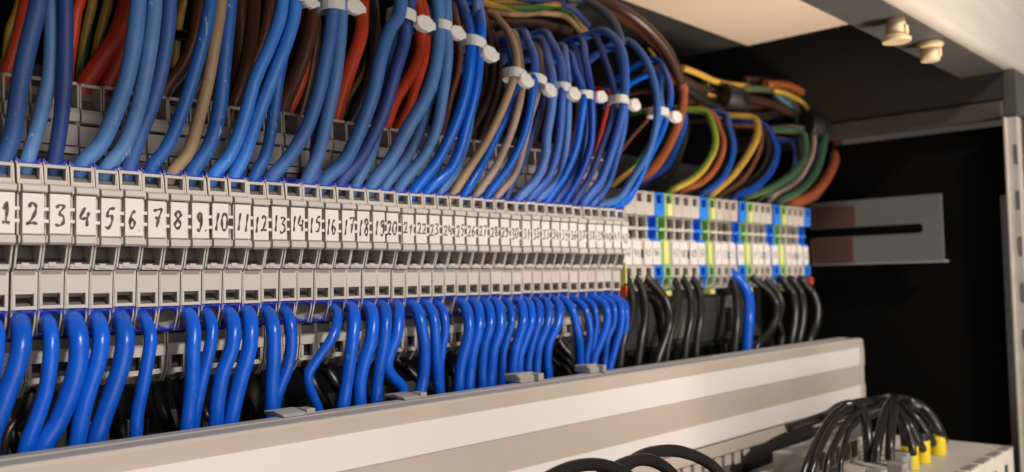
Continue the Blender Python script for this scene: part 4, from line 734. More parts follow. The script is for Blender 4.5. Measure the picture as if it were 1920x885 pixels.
["g", "lower", 2.81, [[350.2, 8.1, -0.2], [350.2, 3.1, -4.2], [352.2, -0.6, -9.4], [350.7, -3.6, -15.7], [343.9, -7.2, -24.7], [340.8, -7.5, -35.0], [339.6, -7.5, -43.5], [339.6, -6.5, -53.5], [339.6, -4.5, -65.5]], "lone blue wire among the black ones below the far terminals"],
["g", "black", 2.03, [[370.4, 7.7, -1.7], [370.4, 2.7, -5.7], [378.4, -0.8, -11.8], [380.6, -4.0, -19.1], [375.9, -6.5, -25.5], [368.4, -6.5, -32.8], [351.8, -6.5, -41.3], [351.8, -5.5, -51.3], [351.8, -3.5, -63.3]], "black wire bowed out right of the lone blue wire"],
["g", "black", 1.91, [[386.5, 9.6, -1.9], [386.5, 4.6, -5.9], [391.4, 0.8, -12.7], [390.3, -2.3, -20.1], [381.0, -4.5, -29.0], [384.7, -4.5, -36.4], [382.7, -4.5, -43.5], [382.7, -3.5, -53.5], [382.7, -1.5, -65.5]], "black wire with a kink right of the bowed one"],
["g", "black", 2.28, [[402.1, 6.5, -3.5], [402.1, 1.5, -7.5], [405.4, -1.7, -13.7], [401.1, -5.1, -21.8], [396.3, -6.5, -31.6], [391.0, -6.5, -42.0], [391.0, -5.5, -52.0], [391.0, -3.5, -64.0]], "third black wire from the right end below the far terminals"],
["g", "black", 2.15, [[414.0, 6.4, -3.6], [414.0, 1.4, -7.6], [416.0, -1.8, -14.0], [411.2, -5.2, -22.1], [406.0, -6.5, -32.1], [400.7, -6.5, -41.9], [400.7, -5.5, -51.9], [400.7, -3.5, -63.9]], "second black wire from the right end below the far terminals"],
["g", "black", 2.37, [[426.3, 6.3, -3.8], [426.3, 1.3, -7.8], [430.7, -1.6, -13.6], [429.3, -5.4, -22.7], [424.0, -6.5, -33.0], [413.6, -6.5, -42.8], [413.6, -5.5, -52.8], [413.6, -3.5, -64.8]], "last black wire at the right end below the far terminals"],
["k", "black", 1.29, [[2.5, 19.0, -24.3], [2.5, 14.0, -29.3], [2.3, 11.0, -34.4], [2.5, 8.0, -39.5], [3.9, 8.0, -45.1], [3.9, 10.0, -57.1]], "black wire far left behind the blue wires of terminals one and two"],
["k", "black", 1.11, [[8.7, 19.0, -24.1], [8.7, 14.0, -29.1], [6.6, 11.0, -33.4], [1.8, 8.0, -37.9], [0.4, 8.0, -43.4], [0.4, 10.0, -55.4]], "black wire behind the blue wire of terminal three"],
["k", "black", 1.24, [[30.2, 19.0, -28.8], [30.2, 14.0, -33.8], [29.1, 11.0, -37.7], [28.9, 8.0, -41.1], [29.3, 8.0, -45.7], [29.3, 10.0, -57.7]], "shiny black wire showing between the blue wires of terminals six and seven"],
["k", "black", 1.82, [[43.6, 19.0, -25.6], [43.6, 14.0, -30.6], [40.9, 11.0, -32.5], [40.5, 8.0, -37.4], [42.8, 8.0, -45.3], [42.8, 10.0, -57.3]], "black wire under the empty terminal eight"],
["k", "black", 1.56, [[48.5, 19.0, -24.8], [48.5, 14.0, -29.8], [46.4, 11.0, -33.1], [46.2, 8.0, -38.5], [47.4, 8.0, -45.1], [47.4, 10.0, -57.1]], "black wire behind the blue wire of terminal nine"],
["k", "black", 1.19, [[53.6, 19.0, -29.0], [53.6, 14.0, -34.0], [53.4, 11.0, -37.9], [53.6, 8.0, -41.0], [55.8, 8.0, -43.8], [55.8, 10.0, -55.8]], "black wire between the blue wires of terminals ten and eleven"],
["k", "black", 2.69, [[73.0, 19.0, -29.2], [73.0, 14.0, -34.2], [69.7, 11.0, -38.1], [67.4, 8.0, -42.7], [66.9, 8.0, -47.3], [66.9, 10.0, -59.3]], "thick black cable between the blue wires of terminals twelve and thirteen"],
["k", "black", 1.87, [[89.7, 19.0, -24.4], [89.7, 14.0, -29.4], [91.9, 11.0, -35.9], [93.1, 8.0, -40.4], [95.6, 8.0, -45.7], [95.6, 10.0, -57.7]], "glossy black wire under the empty terminals fifteen and sixteen"],
["k", "black", 1.79, [[94.6, 19.0, -24.8], [94.6, 14.0, -29.8], [97.0, 11.0, -32.2], [99.3, 8.0, -37.3], [104.4, 8.0, -43.0], [104.4, 10.0, -55.0]], "black wire running right from under empty terminal sixteen"],
["k", "black", 1.7, [[127.4, 19.0, -25.2], [127.4, 14.0, -30.2], [130.1, 11.0, -33.8], [133.4, 8.0, -38.0], [140.1, 8.0, -42.7], [140.1, 10.0, -54.7]], "black wire slanting behind the blue wires of terminals twenty-one to twenty-three"],
["k", "black", 1.52, [[152.3, 19.0, -22.8], [152.3, 14.0, -27.8], [150.9, 11.0, -33.4], [150.9, 8.0, -38.6], [152.9, 8.0, -44.0], [152.9, 10.0, -56.0]], "black wire under the empty terminal twenty-five"],
["k", "black", 1.16, [[114.6, 19.0, -29.7], [114.6, 14.0, -34.7], [113.5, 11.0, -38.3], [111.7, 8.0, -41.7], [112.3, 8.0, -46.6], [112.3, 10.0, -58.6]], "black wire with a highlight between the blue wires of terminals nineteen and twenty"],
["k", "black", 1.69, [[215.0, 19.0, -22.1], [215.0, 14.0, -27.1], [216.0, 11.0, -32.1], [217.8, 8.0, -36.2], [221.6, 8.0, -43.6], [221.6, 10.0, -55.6]], "upper one of the black wires left of the blue wire of terminal thirty-six"],
["k", "black", 1.45, [[214.0, 19.0, -28.1], [214.0, 14.0, -33.1], [215.1, 11.0, -36.1], [216.9, 8.0, -39.1], [221.5, 8.0, -45.1], [221.5, 10.0, -57.1]], "middle one of the black wires left of the blue wire of terminal thirty-six"],
["k", "black", 1.08, [[213.1, 19.0, -32.1], [213.1, 14.0, -37.1], [214.9, 11.0, -40.6], [215.2, 8.0, -43.0], [217.5, 8.0, -46.2], [217.5, 10.0, -58.2]], "lowest one of the black wires left of the blue wire of terminal thirty-six"],
["k", "black", 1.52, [[243.9, 19.0, -30.1], [243.9, 14.0, -35.1], [241.6, 11.0, -39.1], [239.2, 8.0, -43.0], [239.9, 8.0, -48.3], [239.9, 10.0, -60.3]], "black wire behind the blue wires of terminals thirty-nine and forty"],
["c", "cable", 1.28, [[220.1, -92.0, -72.7], [224.0, -92.0, -68.9], [235.4, -90.0, -64.3], [254.8, -86.0, -59.7], [279.7, -80.0, -58.3], [313.1, -72.0, -59.8], [347.9, -66.0, -62.8], [381.8, -62.0, -66.2], [371.8, -48.0, -72.2]], "leftmost cable of the black bundle over the grey box"],
["c", "cable", 1.29, [[222.1, -94.0, -72.7], [225.7, -94.0, -68.9], [236.7, -92.0, -64.3], [255.9, -88.0, -60.1], [280.6, -82.0, -58.7], [314.5, -74.0, -60.6], [349.7, -68.0, -63.7], [339.7, -54.0, -69.7]], "second cable from the left of the black bundle"],
["c", "cable", 1.32, [[229.3, -96.0, -73.7], [232.0, -96.0, -69.3], [241.9, -94.0, -65.7], [258.9, -90.0, -62.5], [282.4, -84.0, -61.5], [314.4, -76.0, -62.7], [304.4, -62.0, -68.7]], "third cable from the left of the black bundle"],
["c", "cable", 1.06, [[238.5, -97.0, -75.1], [240.5, -97.0, -70.5], [248.1, -95.0, -67.3], [264.7, -90.0, -64.1], [286.9, -84.0, -63.0], [276.9, -70.0, -69.0]], "fourth cable from the left, with a bright highlight"],
["c", "cable", 2.09, [[288.3, -88.0, -79.6], [288.3, -88.0, -73.1], [292.4, -86.0, -65.9], [298.1, -82.0, -61.2], [298.5, -78.0, -58.7], [294.9, -74.0, -59.6], [300.1, -66.0, -64.3], [290.1, -52.0, -70.3]], "thick black cable arching left from the middle of the box"],
["c", "cable", 1.88, [[284.6, -92.0, -78.8], [286.9, -92.0, -73.9], [296.6, -90.0, -67.5], [313.0, -86.0, -62.7], [334.8, -80.0, -61.6], [360.9, -72.0, -63.2], [350.9, -58.0, -69.2]], "black cable rising straight in the middle of the bundle"],
["c", "cable", 1.96, [[294.6, -94.0, -79.0], [295.2, -94.0, -74.4], [302.6, -92.0, -68.1], [316.8, -88.0, -63.0], [339.0, -80.0, -61.6], [357.5, -70.0, -63.0], [347.5, -56.0, -69.0]], "tallest black cable in the middle of the bundle"],
["c", "cable", 1.77, [[334.7, -86.0, -82.7], [334.0, -86.0, -76.9], [336.8, -84.0, -70.3], [342.8, -80.0, -66.2], [350.9, -74.0, -63.9], [340.9, -60.0, -69.9]], "black cable right of the tallest one"],
["c", "cable", 1.65, [[326.7, -92.0, -81.8], [324.0, -92.0, -75.4], [324.8, -90.0, -69.7], [328.9, -86.0, -65.6], [336.1, -80.0, -62.8], [326.1, -66.0, -68.8]], "black cable plugged into the grey plug beside the yellow ones"],
["c", "cable", 2.0, [[350.4, -88.0, -84.0], [343.3, -88.0, -78.0], [341.7, -86.0, -72.8], [344.8, -82.0, -68.9], [349.6, -76.0, -65.7], [339.6, -62.0, -71.7]], "black cable plugged into the left yellow plug"],
["c", "cable", 2.11, [[363.5, -88.0, -83.0], [357.1, -88.0, -77.9], [353.0, -86.0, -72.2], [353.1, -82.0, -68.1], [357.0, -76.0, -65.5], [347.0, -62.0, -71.5]], "black cable plugged into the middle yellow plug"],
["c", "cable", 2.47, [[378.2, -88.0, -83.8], [372.4, -88.0, -77.8], [368.8, -86.0, -71.5], [367.2, -82.0, -67.0], [363.6, -78.0, -64.4], [370.8, -70.0, -65.0], [360.8, -56.0, -71.0]], "black cable plugged into the right yellow plug"],
["c", "cable", 1.61, [[76.5, -95.0, -50.8], [82.5, -95.0, -49.9], [88.6, -95.0, -49.0], [94.3, -95.0, -48.8], [102.5, -95.0, -49.9], [111.0, -95.0, -52.7], [117.5, -95.0, -56.6], [124.0, -95.0, -60.6]], "lowest left loop of thick black cable in the foreground"],
["c", "cable", 1.7, [[102.7, -90.0, -56.2], [109.4, -90.0, -54.8], [116.0, -90.0, -53.5], [123.5, -90.0, -52.9], [131.3, -90.0, -53.9], [139.3, -90.0, -57.3], [146.9, -90.0, -62.9], [154.4, -90.0, -68.4]], "middle loop of thick black cable in the foreground"],
["c", "cable", 1.81, [[121.1, -84.0, -57.0], [129.2, -84.0, -55.6], [137.3, -84.0, -54.2], [145.7, -84.0, -54.3], [154.5, -84.0, -55.6], [165.2, -84.0, -58.9], [174.7, -84.0, -63.4], [182.9, -84.0, -69.6], [191.2, -84.0, -75.8]], "upper right loop of thick black cable in the foreground"]]


# ------------------------------------------------------------------ front terminals
W = 5.55
T = 0.42
G_ = 'terminal_grey'
WALL = [(30, 50), (8.6, 50), (7.6, 49.2), (7.2, 43.4), (8.0, 42.6), (8.0, 39.2), (8.4, 38.6), (8.4, 30.6), (8.5, 28.5), (6.2, 27.4),
        (-1.6, 26.9), (-2.7, 26.1), (-3.4, 21.6), (-4.2, 21.0), (-4.2, 19.4), (-3.2, 18.8), (-3.2, 9.2), (-4.4, 8.8), (-4.3, 7.2), (-2.8, 6.6),
        (-1.5, 2.4), (-1.2, 1.4), (-0.4, 0.8), (0.15, 0.3), (0.5, -8.8), (1.2, -11.5), (2.8, -15.6), (8.5, -16.2), (8.3, -22),
        (9.2, -27), (12.5, -31), (30, -31)]


def terminal_body():
    m = MB()
    m.prism(WALL, 0, T, G_)
    m.prism(WALL, W - T, W, G_)
    a, b = T, W - T
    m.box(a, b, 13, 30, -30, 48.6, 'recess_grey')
    # rear tier: frame, lip, brick, lip
    m.box(a, b, 7.7, 8.6, 49.1, 50.0, G_, 0.15)
    m.prism([(8.2, 42.8), (13, 46.5), (13, 42.8)], a, b, 'recess_grey')
    m.prism([(6.9, 42.9), (6.3, 41.6), (6.3, 39.4), (12.9, 39.4), (12.9, 42.7), (7.4, 42.9)], a - .3, b + .2, G_)
    m.prism([(7.3, 38.6), (7.3, 33.2), (12.9, 33.2), (12.9, 38.6)], a - .35, b + .2, G_, 0.12)
    m.prism([(6.8, 32.7), (6.8, 31.0), (12.9, 31.0), (12.9, 32.7)], a - .35, b + .2, G_, 0.12)
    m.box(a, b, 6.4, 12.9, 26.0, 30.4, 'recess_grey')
    # front tier: open frame
    m.box(a, b, -3.35, -2.0, 21.3, 22.5, G_, 0.2)
    m.box(a, b, -2.7, -1.2, 25.5, 26.3, G_, 0.15)
    m.box(a, a + .25, -2.9, -1.2, 22.5, 25.5, G_)
    m.box(b - .3, b, -2.9, -1.2, 22.5, 25.5, G_)
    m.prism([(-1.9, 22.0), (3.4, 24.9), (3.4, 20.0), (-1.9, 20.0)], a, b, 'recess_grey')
    m.box(a, b, 0.2, .8, 22.3, 25.8, 'dark_slot')
    m.prism([(-1.9, 22.4), (.2, 24.2), (.2, 22.4)], a, b, 'recess_grey')
    m.prism([(-4.6, 21.15), (-5.3, 20.8), (-5.4, 19.6), (-5.1, 19.3), (-1, 19.3), (-1, 21.15)], a + .15, W - .12, G_)
    # marker seat
    m.box(a + .2, b - .1, -4.3, 2.6, 9.0, 19.1, G_)
    m.box(b - .3, W + .62, -4.85, -4.0, 14.9, 15.7, 'marker_white')
    m.box(b - .3, W + .62, -4.85, -4.0, 12.0, 12.8, 'marker_white')
    m.prism([(-5.4, 8.9), (-5.5, 7.2), (-5.0, 6.7), (-1, 6.7), (-1, 8.9)], a + .1, W - .3, G_)
    # clamp opening with a sloping floor
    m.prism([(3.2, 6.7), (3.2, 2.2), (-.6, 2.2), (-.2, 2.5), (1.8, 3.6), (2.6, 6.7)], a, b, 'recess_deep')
    m.prism([(-1.9, 2.15), (-1.7, 1.0), (3, 1.0), (3, 2.15)], a, b, G_, 0.15)
    m.box(W * .25, W * .55, -2.05, -1.6, 1.4, 2.5, G_, 0.1)
    # lower plate with its square hole
    m.box(a - .2, b + .2, 0.1, 1.3, -5.0, 0.7, G_)
    m.prism([(1.2, -5.05), (3.0, -5.05), (1.9, -5.9), (1.2, -5.2)][:3], 0.9, W - .9, 'recess_grey')
    m.box(a - .2, .82, 0.15, 1.35, -7.9, -5.05, G_)
    m.box(b - .35, b + .2, 0.15, 1.35, -7.9, -5.05, G_)
    m.box(a - .2, b + .2, 0.25, 1.5, -8.75, -7.95, G_)
    m.prism([(1.6, -7.95), (5, -6.2), (5, -8.5), (1.6, -8.5)], a, b, 'recess_grey')
    m.box(a, b, 5, 12.9, -8.6, 0.6, 'dark_slot')
    # lower rear tier
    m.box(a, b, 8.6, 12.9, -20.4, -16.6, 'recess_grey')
    m.box(a - .3, b + .3, 8.0, 9.4, -22.6, -19.2, G_, 0.15)
    m.box(a, 1.2, 8.3, 9.6, -26.2, -22.7, G_)
    m.box(b - .7, b, 8.3, 9.6, -26.2, -22.7, G_)
    m.box(a, b, 9.0, 10.4, -27.6, -26.3, G_)
    m.box(a, b, 11.2, 12.9, -26.2, -22.7, 'dark_slot')
    return m


def digit_strokes(ch):
    D = {
        '0': [[(.5, .98), (.15, .75), (.08, .35), (.3, .03), (.65, .1), (.85, .5), (.78, .85), (.5, .98)]],
        '1': [[(.3, .68), (.62, 1.0), (.55, .5), (.48, .02)]],
        'I': [[(.62, 1.0), (.5, .5), (.42, .0)]],
        'B': [[(.22, .62), (.55, 1.0), (.52, .5), (.42, .05)], [(.05, .04), (.42, .06), (.85, .02)]],
        '2': [[(.12, .78), (.35, 1.0), (.68, .9), (.66, .6), (.35, .22), (.08, .06), (.5, .1), (.95, .08)]],
        '3': [[(.15, .88), (.45, 1.0), (.78, .9), (.45, .6), (.8, .42), (.72, .12), (.35, .0), (.08, .1)]],
        '4': [[(.4, 1.0), (.1, .42), (.5, .4), (.75, .48)], [(.78, .75), (.72, .4), (.74, -.02)]],
        '5': [[(.9, 1.0), (.4, .9), (.28, .58), (.62, .62), (.72, .3), (.4, .02), (.08, .05)]],
        '6': [[(.72, .95), (.35, .75), (.12, .35), (.3, .02), (.65, .1), (.72, .38), (.42, .5), (.15, .28)]],
        '7': [[(.1, .9), (.5, .96), (.85, .98), (.6, .5), (.42, .0)], [(.3, .5), (.85, .55)]],
        '8': [[(.7, .88), (.4, 1.0), (.18, .8), (.45, .55), (.75, .28), (.45, .0), (.15, .2), (.45, .55), (.72, .8), (.7, .88)]],
        '9': [[(.75, .8), (.45, 1.0), (.2, .75), (.45, .52), (.75, .8), (.72, .3), (.45, .0), (.15, .12)]],
        '.': [[(.3, .02), (.45, .0)]],
    }
    return D[ch]


def number_mark(txt, parent, x0, x1, y, z0, z1, lw, rng):
    """handwriting: flat pen strokes lying on the marker face"""
    m = MB()
    k = m.mi('ink')
    n = len(txt.replace('.', ''))
    cw = (x1 - x0) / max(1, n + (0.35 if '.' in txt else 0))
    cur = x0
    for ch in txt:
        wd = cw * (0.45 if ch == '.' else 0.86)
        slant = rng.uniform(0.0, 0.18)
        dz = rng.uniform(-.35, .35)
        sc = rng.uniform(.92, 1.06)
        jx = [(rng.uniform(-.04, .04), rng.uniform(-.03, .03)) for _ in range(16)]
        for si, st in enumerate(digit_strokes(ch)):
            P = spline([Vector(((cur + wd * (p[0] + jx[(i + si * 5) % 16][0]) + slant * wd * (p[1] - .5)), 0, (z0 + z1) / 2 + dz + (z1 - z0) * sc * (p[1] - .5 + jx[(i + si * 3) % 16][1]))) for i, p in enumerate(st)], 6)
            L = len(P)
            prev = None
            for i in range(L):
                t = (P[min(i + 1, L - 1)] - P[max(0, i - 1)])
                t.normalize()
                nrm = Vector((-t.z, 0, t.x))
                hw = lw * (0.85 + 0.3 * math.sin(i * 0.7 + si)) * (0.8 if i in (0, L - 1) else 1)
                yy = y - 0.02 * (si + 1)
                a = m.bm.verts.new(Vector((P[i].x + nrm.x * hw, yy, P[i].z + nrm.z * hw)) * S)
                b = m.bm.verts.new(Vector((P[i].x - nrm.x * hw, yy, P[i].z - nrm.z * hw)) * S)
                if prev:
                    f = m.bm.faces.new((prev[0], prev[1], b, a)); f.material_index = k
                prev = (a, b)
        cur += cw * (1.0 if ch != '.' else .4)
    return m.build('handwritten_number', parent, recalc=False)


rng = random.Random(3)
LBL_TXT = {1: 'B', 6: '6.', 9: '9.', 11: 'II', 16: 'I6.'}


def num_txt(n):
    if n in LBL_TXT: return LBL_TXT[n]
    s = str(n)
    if len(s) == 2 and s[0] == '1': s = 'I' + s[1]
    return s


ONES = 'zero one two three four five six seven eight nine ten eleven twelve thirteen fourteen fifteen sixteen seventeen eighteen nineteen'.split()


def number_word(n):
    return ONES[n] if n < 20 else ['twenty', 'thirty', 'forty'][n // 10 - 2] + ('-' + ONES[n % 10] if n % 10 else '')


proto = None
for n in range(1, 43):
    x = TERM_X[n - 1]
    pitch = TERM_X[n] - x if n < 42 else 5.9
    extra = ', leftmost of all' if n == 1 else ''
    t = empty('terminal_block', (x, rng.uniform(-.25, .25), rng.uniform(-.2, .2)),
              f'grey terminal block with a handwritten {number_word(n)} on its white marker{extra}', 'terminal block', 'numbered grey terminal blocks in the front row')
    if proto is None:
        body = terminal_body().build('body', t)
        mk = MB()
        mk.box(.6, W - .35, -5.0, -4.35, 9.3, 18.9, 'marker_white', 0.2)
        marker = mk.build('marker', t)
        fu = MB()
        fu.ring((W / 2, 2.1, 27.5), (0, -.2, 1), (0, 1, 0), 2.5, 2.35, 5, 'funnel_blue', square=(W / 2 - .05, 3.9), lift=1.2, skirt=1.1)
        fu.box(.3, W - .3, 5.6, 6.2, 26.8, 28.6, 'funnel_blue', .15)
        up = fu.build('upper_funnel', t)
        fu = MB()
        fu.ring((W / 2, 1.85, -12.3), (0, -1, -.35), (0, .35, -1), 2.5, 2.45, 7, 'funnel_blue', square=(W / 2 - .03, 3.7), lift=.3, skirt=1.2)
        lo = fu.build('lower_funnel', t)
        proto = (body, marker, up, lo)
    else:
        for p in proto:
            c = p.copy(); COL.objects.link(c); c.parent = t
            if p is marker:
                mk = c
    mk_here = marker if n == 1 else mk
    sx = (pitch - .28) / W if n not in (1, 21) else (6.0 - .28) / W
    t.scale = (sx, 1, 1)
    t.rotation_euler = (math.radians(rng.uniform(-.5, .5)), 0, math.radians(rng.uniform(-.35, .35)))
    txt = num_txt(n)
    wide = 3.0 if len(txt.replace('.', '')) == 1 else (4.4 if n < 21 else 4.1)
    cx = W / 2 + .25 + rng.uniform(-.2, .2)
    if n == 1:
        wide = 2.4
        cx += .5
    if n % 10 == 1 and n > 1:
        mk_here.location.x = .22 * S
    if n % 10 == 0:
        mk_here.location.x = -.30 * S
        nb = MB(); nb.box(W - .75, W + .55, -4.8, -4.2, 12.6, 15.4, 'dark_slot', .1); nb.build('strip_joint', t)
    number_mark(txt, mk_here, cx - wide / 2, cx + wide / 2, -5.01, (11.5 if n < 21 else 12.2) + rng.uniform(-.3, .3), 16.4 if n < 21 else 15.9, 0.36 if n < 11 else (0.32 if n < 21 else 0.27), rng)

# partition plates
for x, lab in ((TERM_X[1] - .62, 'dark thin partition plate beside the leftmost terminal'), (TERM_X[21] - .2, 'dark thin partition plate halfway along the row, right of marker twenty-one')):
    tag(MB().prism([(30, 48), (9, 48), (9, 28), (-1, 26), (-2.6, 21), (-2.2, 8), (0.6, 0), (1.6, -14), (9, -16), (30, -28)], x, x + .3, 'dark_grey_plastic').build('partition_plate'),
        lab, 'partition plate', 'partition plates')
e = empty('end_plate', (249, 0, 0), 'yellow edged end plate between terminal 42 and the far terminals', 'end plate')
child(MB().box(249.0, 249.9, 1, 24, -6, 3.5, 'far_yellow', .15), 'yellow_edge', e)
child(MB().box(248.6, 249.6, .8, 20, -12.0, -6.8, 'end_red', .2), 'red_foot', e)

# ------------------------------------------------------------------ far terminals
FARWALL = [(34, 36.6), (2.2, 36.6), (1.8, 36.2), (2.2, 25.6), (6.4, 25.2), (6.4, 20.2), (5.4, 19.8), (5.4, 18.9), (6.6, 18.6), (6.6, 14.8), (5.4, 14.2), (4.4, 13.8),
           (4.4, 2.2), (3.2, 1.9), (3.2, -3.6), (4.0, -5.0), (5.5, -9.5), (12, -10), (34, -10)]
FW = 7.1


def far_body(g):
    m = MB()
    rec = 'recess_grey' if g == G_ else g
    dk = 'dark_slot' if g == G_ else ('funnel_blue' if g == 'far_blue' else 'green')
    m.prism(FARWALL, 0, .7, g)
    m.prism(FARWALL, FW - .7, FW, g)
    a, b = .7, FW - .7
    m.box(a, b, 12, 34, -9.8, 36.4, rec)
    m.box(a, b, 2.0, 4, 25.4, 31.3, g)
    m.box(a, 1.8, 2.0, 4, 31.35, 35.2, g); m.box(b - 1.1, b, 2.0, 4, 31.35, 35.2, g)
    m.box(a, b, 2.1, 4, 35.25, 36.3, g)
    m.box(a, b, 5, 11.9, 31, 36, dk)
    m.box(a, b, 5.5, 11.9, 25.0, 25.4, g)
    for z0, z1 in ((20.3, 24.9), (14.9, 18.5)):
        m.box(a, b, 9, 11.9, z0, z1, dk)
    m.box(a, b, 5.3, 11.9, 18.7, 20.1, g, .2)
    m.box(a, b, 4.5, 11.9, 1.95, 14.6, g)
    m.box(a, b, 3.3, 5, .9, 1.8, g); m.box(a, b, 3.3, 5, -3.5, -2.7, g)
    m.box(a, 1.7, 3.3, 5, -2.65, .85, g); m.box(b - 1.0, b, 3.3, 5, -2.65, .85, g)
    m.box(a, b, 6, 11.9, -3.4, 1.8, dk)
    return m


ftypes = []
order = ['first', 'second', 'third', 'fourth', 'fifth']
fproto = {}
cnt = dict(grey=0, blue=0, gy=0)
num = 43
for j in range(24):
    c = FAR_X[j]
    pitch = (FAR_X[j + 1] - c) if j < 23 else 7.8
    kind = 'blue' if j % 5 == 3 or j == 23 else ('gy' if j % 5 == 4 else 'grey')
    cnt[kind] += 1
    if kind == 'grey':
        grp = j // 5
        lab = f'grey terminal block, {order[j % 5]} from the left in the {order[grp]} grey trio of the far row'
    elif kind == 'blue':
        lab = f'blue terminal block, {order[cnt["blue"] - 1]} blue one from the left in the far row'
        if j == 23: lab = 'blue terminal block closing the right end of the far row'
    else:
        lab = f'green and yellow terminal block, {order[cnt["gy"] - 1]} of its colour from the left in the far row'
    t = empty('terminal_block', (c - pitch / 2, 0, 0), lab, 'terminal block', 'terminal blocks in the far row')
    t.scale = ((min(pitch, 8.4) - .15) / FW, 1, 1)
    if kind not in fproto:
        parts = [far_body({'grey': G_, 'blue': 'far_blue', 'gy': 'far_green'}[kind]).build('body', t)]
        if kind == 'gy':
            s_ = MB()
            s_.box(1.8, FW - 1.6, 1.4, 1.95, 25.8, 31.5, 'far_yellow', .2)
            s_.box(1.6, FW - 2.0, 3.8, 4.35, 2.6, 13.6, 'far_yellow', .2)
            s_.box(1.4, FW - 1.4, 3.0, 9, -12.5, -9.9, 'far_yellow', .4)
            parts.append(s_.build('yellow_stripe', t))
        f_ = MB()
        col = {'grey': G_, 'blue': 'far_blue', 'gy': 'far_green'}[kind]
        f_.ring((FW / 2, 5.0, -6.7), (0, -1, -.35), (0, .35, -1), 2.9, 2.7, 6, col, square=(FW / 2 - .1, 3.0), lift=.3)
        parts.append(f_.build('lower_funnel', t))
        fproto[kind] = parts
    else:
        for p in fproto[kind]:
            c_ = p.copy(); COL.objects.link(c_); c_.parent = t
    if kind != 'gy':
        mk = MB()
        k_ = (j % 5) if j < 20 else j - 20
        off = {0: 0.3, 1: -.5, 2: .7, 3: -.3}.get(k_, 0)
        mk.box(.55 + off, FW - .8 + off, 3.6, 4.3, 2.4, 13.4, 'marker_white', .2)
        if k_ == 1:
            mk.box(FW - .7 + off, FW + .6 + off, 3.3, 4.3, 5.5, 9.5, 'black_plastic', .2)
        mo = mk.build('marker', t)
        number_mark(str(num), mo, 1.3 + off, FW - 1.5 + off, 3.58, 6.0, 10.0, 0.24, rng)
        num += 1
e = empty('end_stop', (442.5, 3, -10), 'small red end stop under the last blue terminal of the far row', 'end stop')
child(MB().box(437.6, 440.4, 1.5, 12, -9.5, -5.0, 'end_red', .5), 'stop_body', e)

# ------------------------------------------------------------------ wires
CAT = {'u': ('wire', 'blue and tan wires rising from the front terminals'), 'l': ('wire', 'blue wires under the front terminals'),
       'b': ('wire', 'coloured wires of the rear tier'), 't': ('wire', 'wires arching over the bundle'), 'f': ('wire', 'coloured wires above the far terminals'),
       'g': ('wire', 'wires under the far terminals'), 'k': ('wire', 'black wires of the lower rear tier'), 'c': ('cable', 'black cables at the lower right')}
GY = {'gy': ('green', 'yellow', .10, .4), 'gy_lime': ('lime', 'yellow', .012, .2), 'gy_dull': ('dullgreen', 'yellow', .012, .28)}
for kind, colr, r, pts, lab in WIRES:
    m = MB()
    if colr in GY:
        g = GY[colr]
        m.tube(pts, r, g[0], mats2=g[1], twist=g[2], n=16, frac=g[3], off=(6 if colr == 'gy_dull' else (9 if colr == 'gy_lime' else 0)))
    else:
        m.tube(pts, r, colr, n=16, sub=7, wob=.012)
    P0 = Vector(pts[0]) * S
    for v in m.bm.verts:
        v.co -= P0
    o = m.build('cable' if kind == 'c' else 'wire')
    o.location = P0
    tag(o, lab, CAT[kind][0], CAT[kind][1])

# ------------------------------------------------------------------ white cable ties
for c, hw, h, ht, lab in TIES:
    c, h = Vector(c), Vector(h)
    t = empty('cable_tie', c, lab, 'cable tie', 'white cable ties round the blue bundles')
    d = (h - c)
    m = MB()
    n = 28
    ri = []
    k = m.mi('tie_white')
    ht *= 1.12
    hw *= 1.05
    depth = max(4.2, hw * .6)
    tilt = d.z / max(1e-3, abs(d.x) + abs(d.y)) * .6
    for i in range(n):
        a = 2 * math.pi * i / n
        ca, sa = math.cos(a), math.sin(a)
        ex = abs(ca) ** .8 * (1 if ca > 0 else -1)
        ey = abs(sa) ** .8 * (1 if sa > 0 else -1)
        px, py = ex * hw * .92, ey * depth
        base = c + Vector((px, py + depth - 3.4, px * tilt))
        out = Vector((ca, sa, 0)) * .55
        bulge = .10 * (i % 2)
        hh = ht * .33
        ri.append([m.bm.verts.new((base + out * q + Vector((0, 0, z))) * S) for q, z in ((1 + bulge, hh), (1 + bulge, -hh), (-.2, -hh), (-.2, hh))])
    for i in range(n):
        A, B = ri[i], ri[(i + 1) % n]
        for j in range(4):
            f = m.bm.faces.new((A[j], A[(j + 1) % 4], B[(j + 1) % 4], B[j])); f.material_index = k
    child(m, 'strap', t)
    m = MB()
    hs = ht * .5
    jr = random.uniform(-.12, .12)
    sl = tilt * .6
    hexa = [(-1.35, -.45 + jr), (-.75, -.85), (.45, -.98), (1.2, -.5), (1.3, .4), (.55, .98 + jr), (-.6, .9), (-1.35, .45)]
    m.prism([(h.x + px * hs, h.z + (pz + sl * px) * hs) for px, pz in hexa], h.y - hs * .5, h.y + hs * .5, 'tie_white', hs * .08, axis=1)
    child(m, 'head', t)
    m = MB()
    m.box(h.x + hs * 1.05, h.x + hs * 1.75, h.y - .6, h.y + .6, h.z - hs * .45, h.z + hs * .4, 'tie_white', .25)
    child(m, 'tail', t)

# black ties in the far loom
for (x, y, z, rr, lab) in ((BT[0][0], BT[0][1], BT[0][2], 7, 'black tie round the far loom near the end of the arch'), (BT[1][0], BT[1][1], BT[1][2], 9, 'black tie at the right end of the far loom')):
    t = empty('cable_tie', (x, y, z), lab, 'cable tie')
    child(MB().tube([(x - 6, y + 2, z + 1), (x + 2, y - 1, z), (x + 9, y, z - 2)], rr, 'black_plastic', n=16), 'strap', t)
    child(MB().box(x, x + 5, y - rr - 2, y - rr + 2, z - 2, z + 2, 'black_plastic', .5), 'head', t)

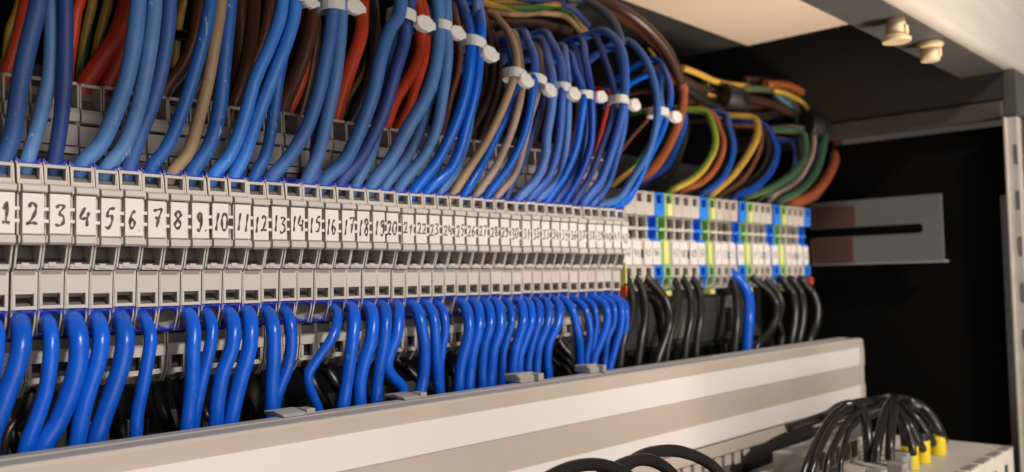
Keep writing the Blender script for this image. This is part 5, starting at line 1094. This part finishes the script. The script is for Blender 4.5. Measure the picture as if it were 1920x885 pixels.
# ------------------------------------------------------------------ connector box, lower right
bx = empty('connector_box', (350, -75, -150), 'pale grey metal connector box at the bottom right corner, cables plugged into its top', 'connector box')
child(MB().box(262, 418, -108, -39, -150, -90.2, 'box_white', .5), 'box_body', bx)
a = MB()
for i in range(7):
    x = 290 + i * 19
    a.box(x, x + 12, -108.6, -104.5, -90.6, -89.7, 'plug_grey', .2)
for i in range(5):
    x = 330 + i * 18
    a.box(x, x + 4, -108.5, -107.5, -106, -97, 'dark_slot', .6)
child(a, 'box_vents', bx)
a = MB(); a.box(292, 345, -62, -44, -90.1, -81, 'plug_grey', .8)
for i in range(3, 8):
    a.box(274 + i * 8.6, 279 + i * 8.6, -63, -61.8, -88, -81, 'dark_grey_plastic', .3)
child(a, 'rear_socket_strip', bx)
YP = [((334.5, -87.8), 'yellow plug on the grey box, leftmost of the three'), ((352, -87), 'yellow plug on the grey box, middle of the three'), ((375, -86.5), 'yellow plug on the grey box, rightmost of the three')]
for (x, y), lab in YP:
    t = empty('cable_plug', (x, y, -90), lab, 'plug', 'yellow plugs on the grey box')
    m = MB(); m.tube([(x, y, -90.2), (x, y, -86), (x, y, -80)], 3.7, 'plug_yellow', n=18); child(m, 'plug_body', t)
    m = MB(); m.tube([(x, y, -80.2), (x - .2, y, -79), (x - .5, y, -76.5)], 3.0, 'black_plastic', n=16); child(m, 'collar', t)
GP = [((270, -92), 'grey plug at the left of the grey box top'), ((284, -92.5), 'grey plug under the straight middle cable'), ((301, -94.5), 'grey plug under the tallest cable'),
      ((314, -90), 'grey plug left of the yellow plugs'), ((324, -88), 'grey plug touching the leftmost yellow plug')]
for (x, y), lab in GP:
    t = empty('cable_plug', (x, y, -90), lab, 'plug', 'grey plugs on the grey box')
    m = MB(); m.box(x - 3, x + 3, y - 3.4, y + 3.4, -90.1, -81, 'plug_grey', .7); child(m, 'plug_body', t)
    m = MB(); m.box(x - 1.3, x + 1.3, y - 3.9, y - 3.3, -88, -83.5, 'clip_grey', .2); child(m, 'latch', t)

# far lower dark loom with two blue wire ends
tag(MB().tube([(200, -10, -100), (260, -16, -92), (320, -22, -86), (380, -20, -82)], 9, 'black_plastic', n=18).build('cable_loom'),
    'thick dark loom under the striped duct, behind the grey box', 'cable loom')
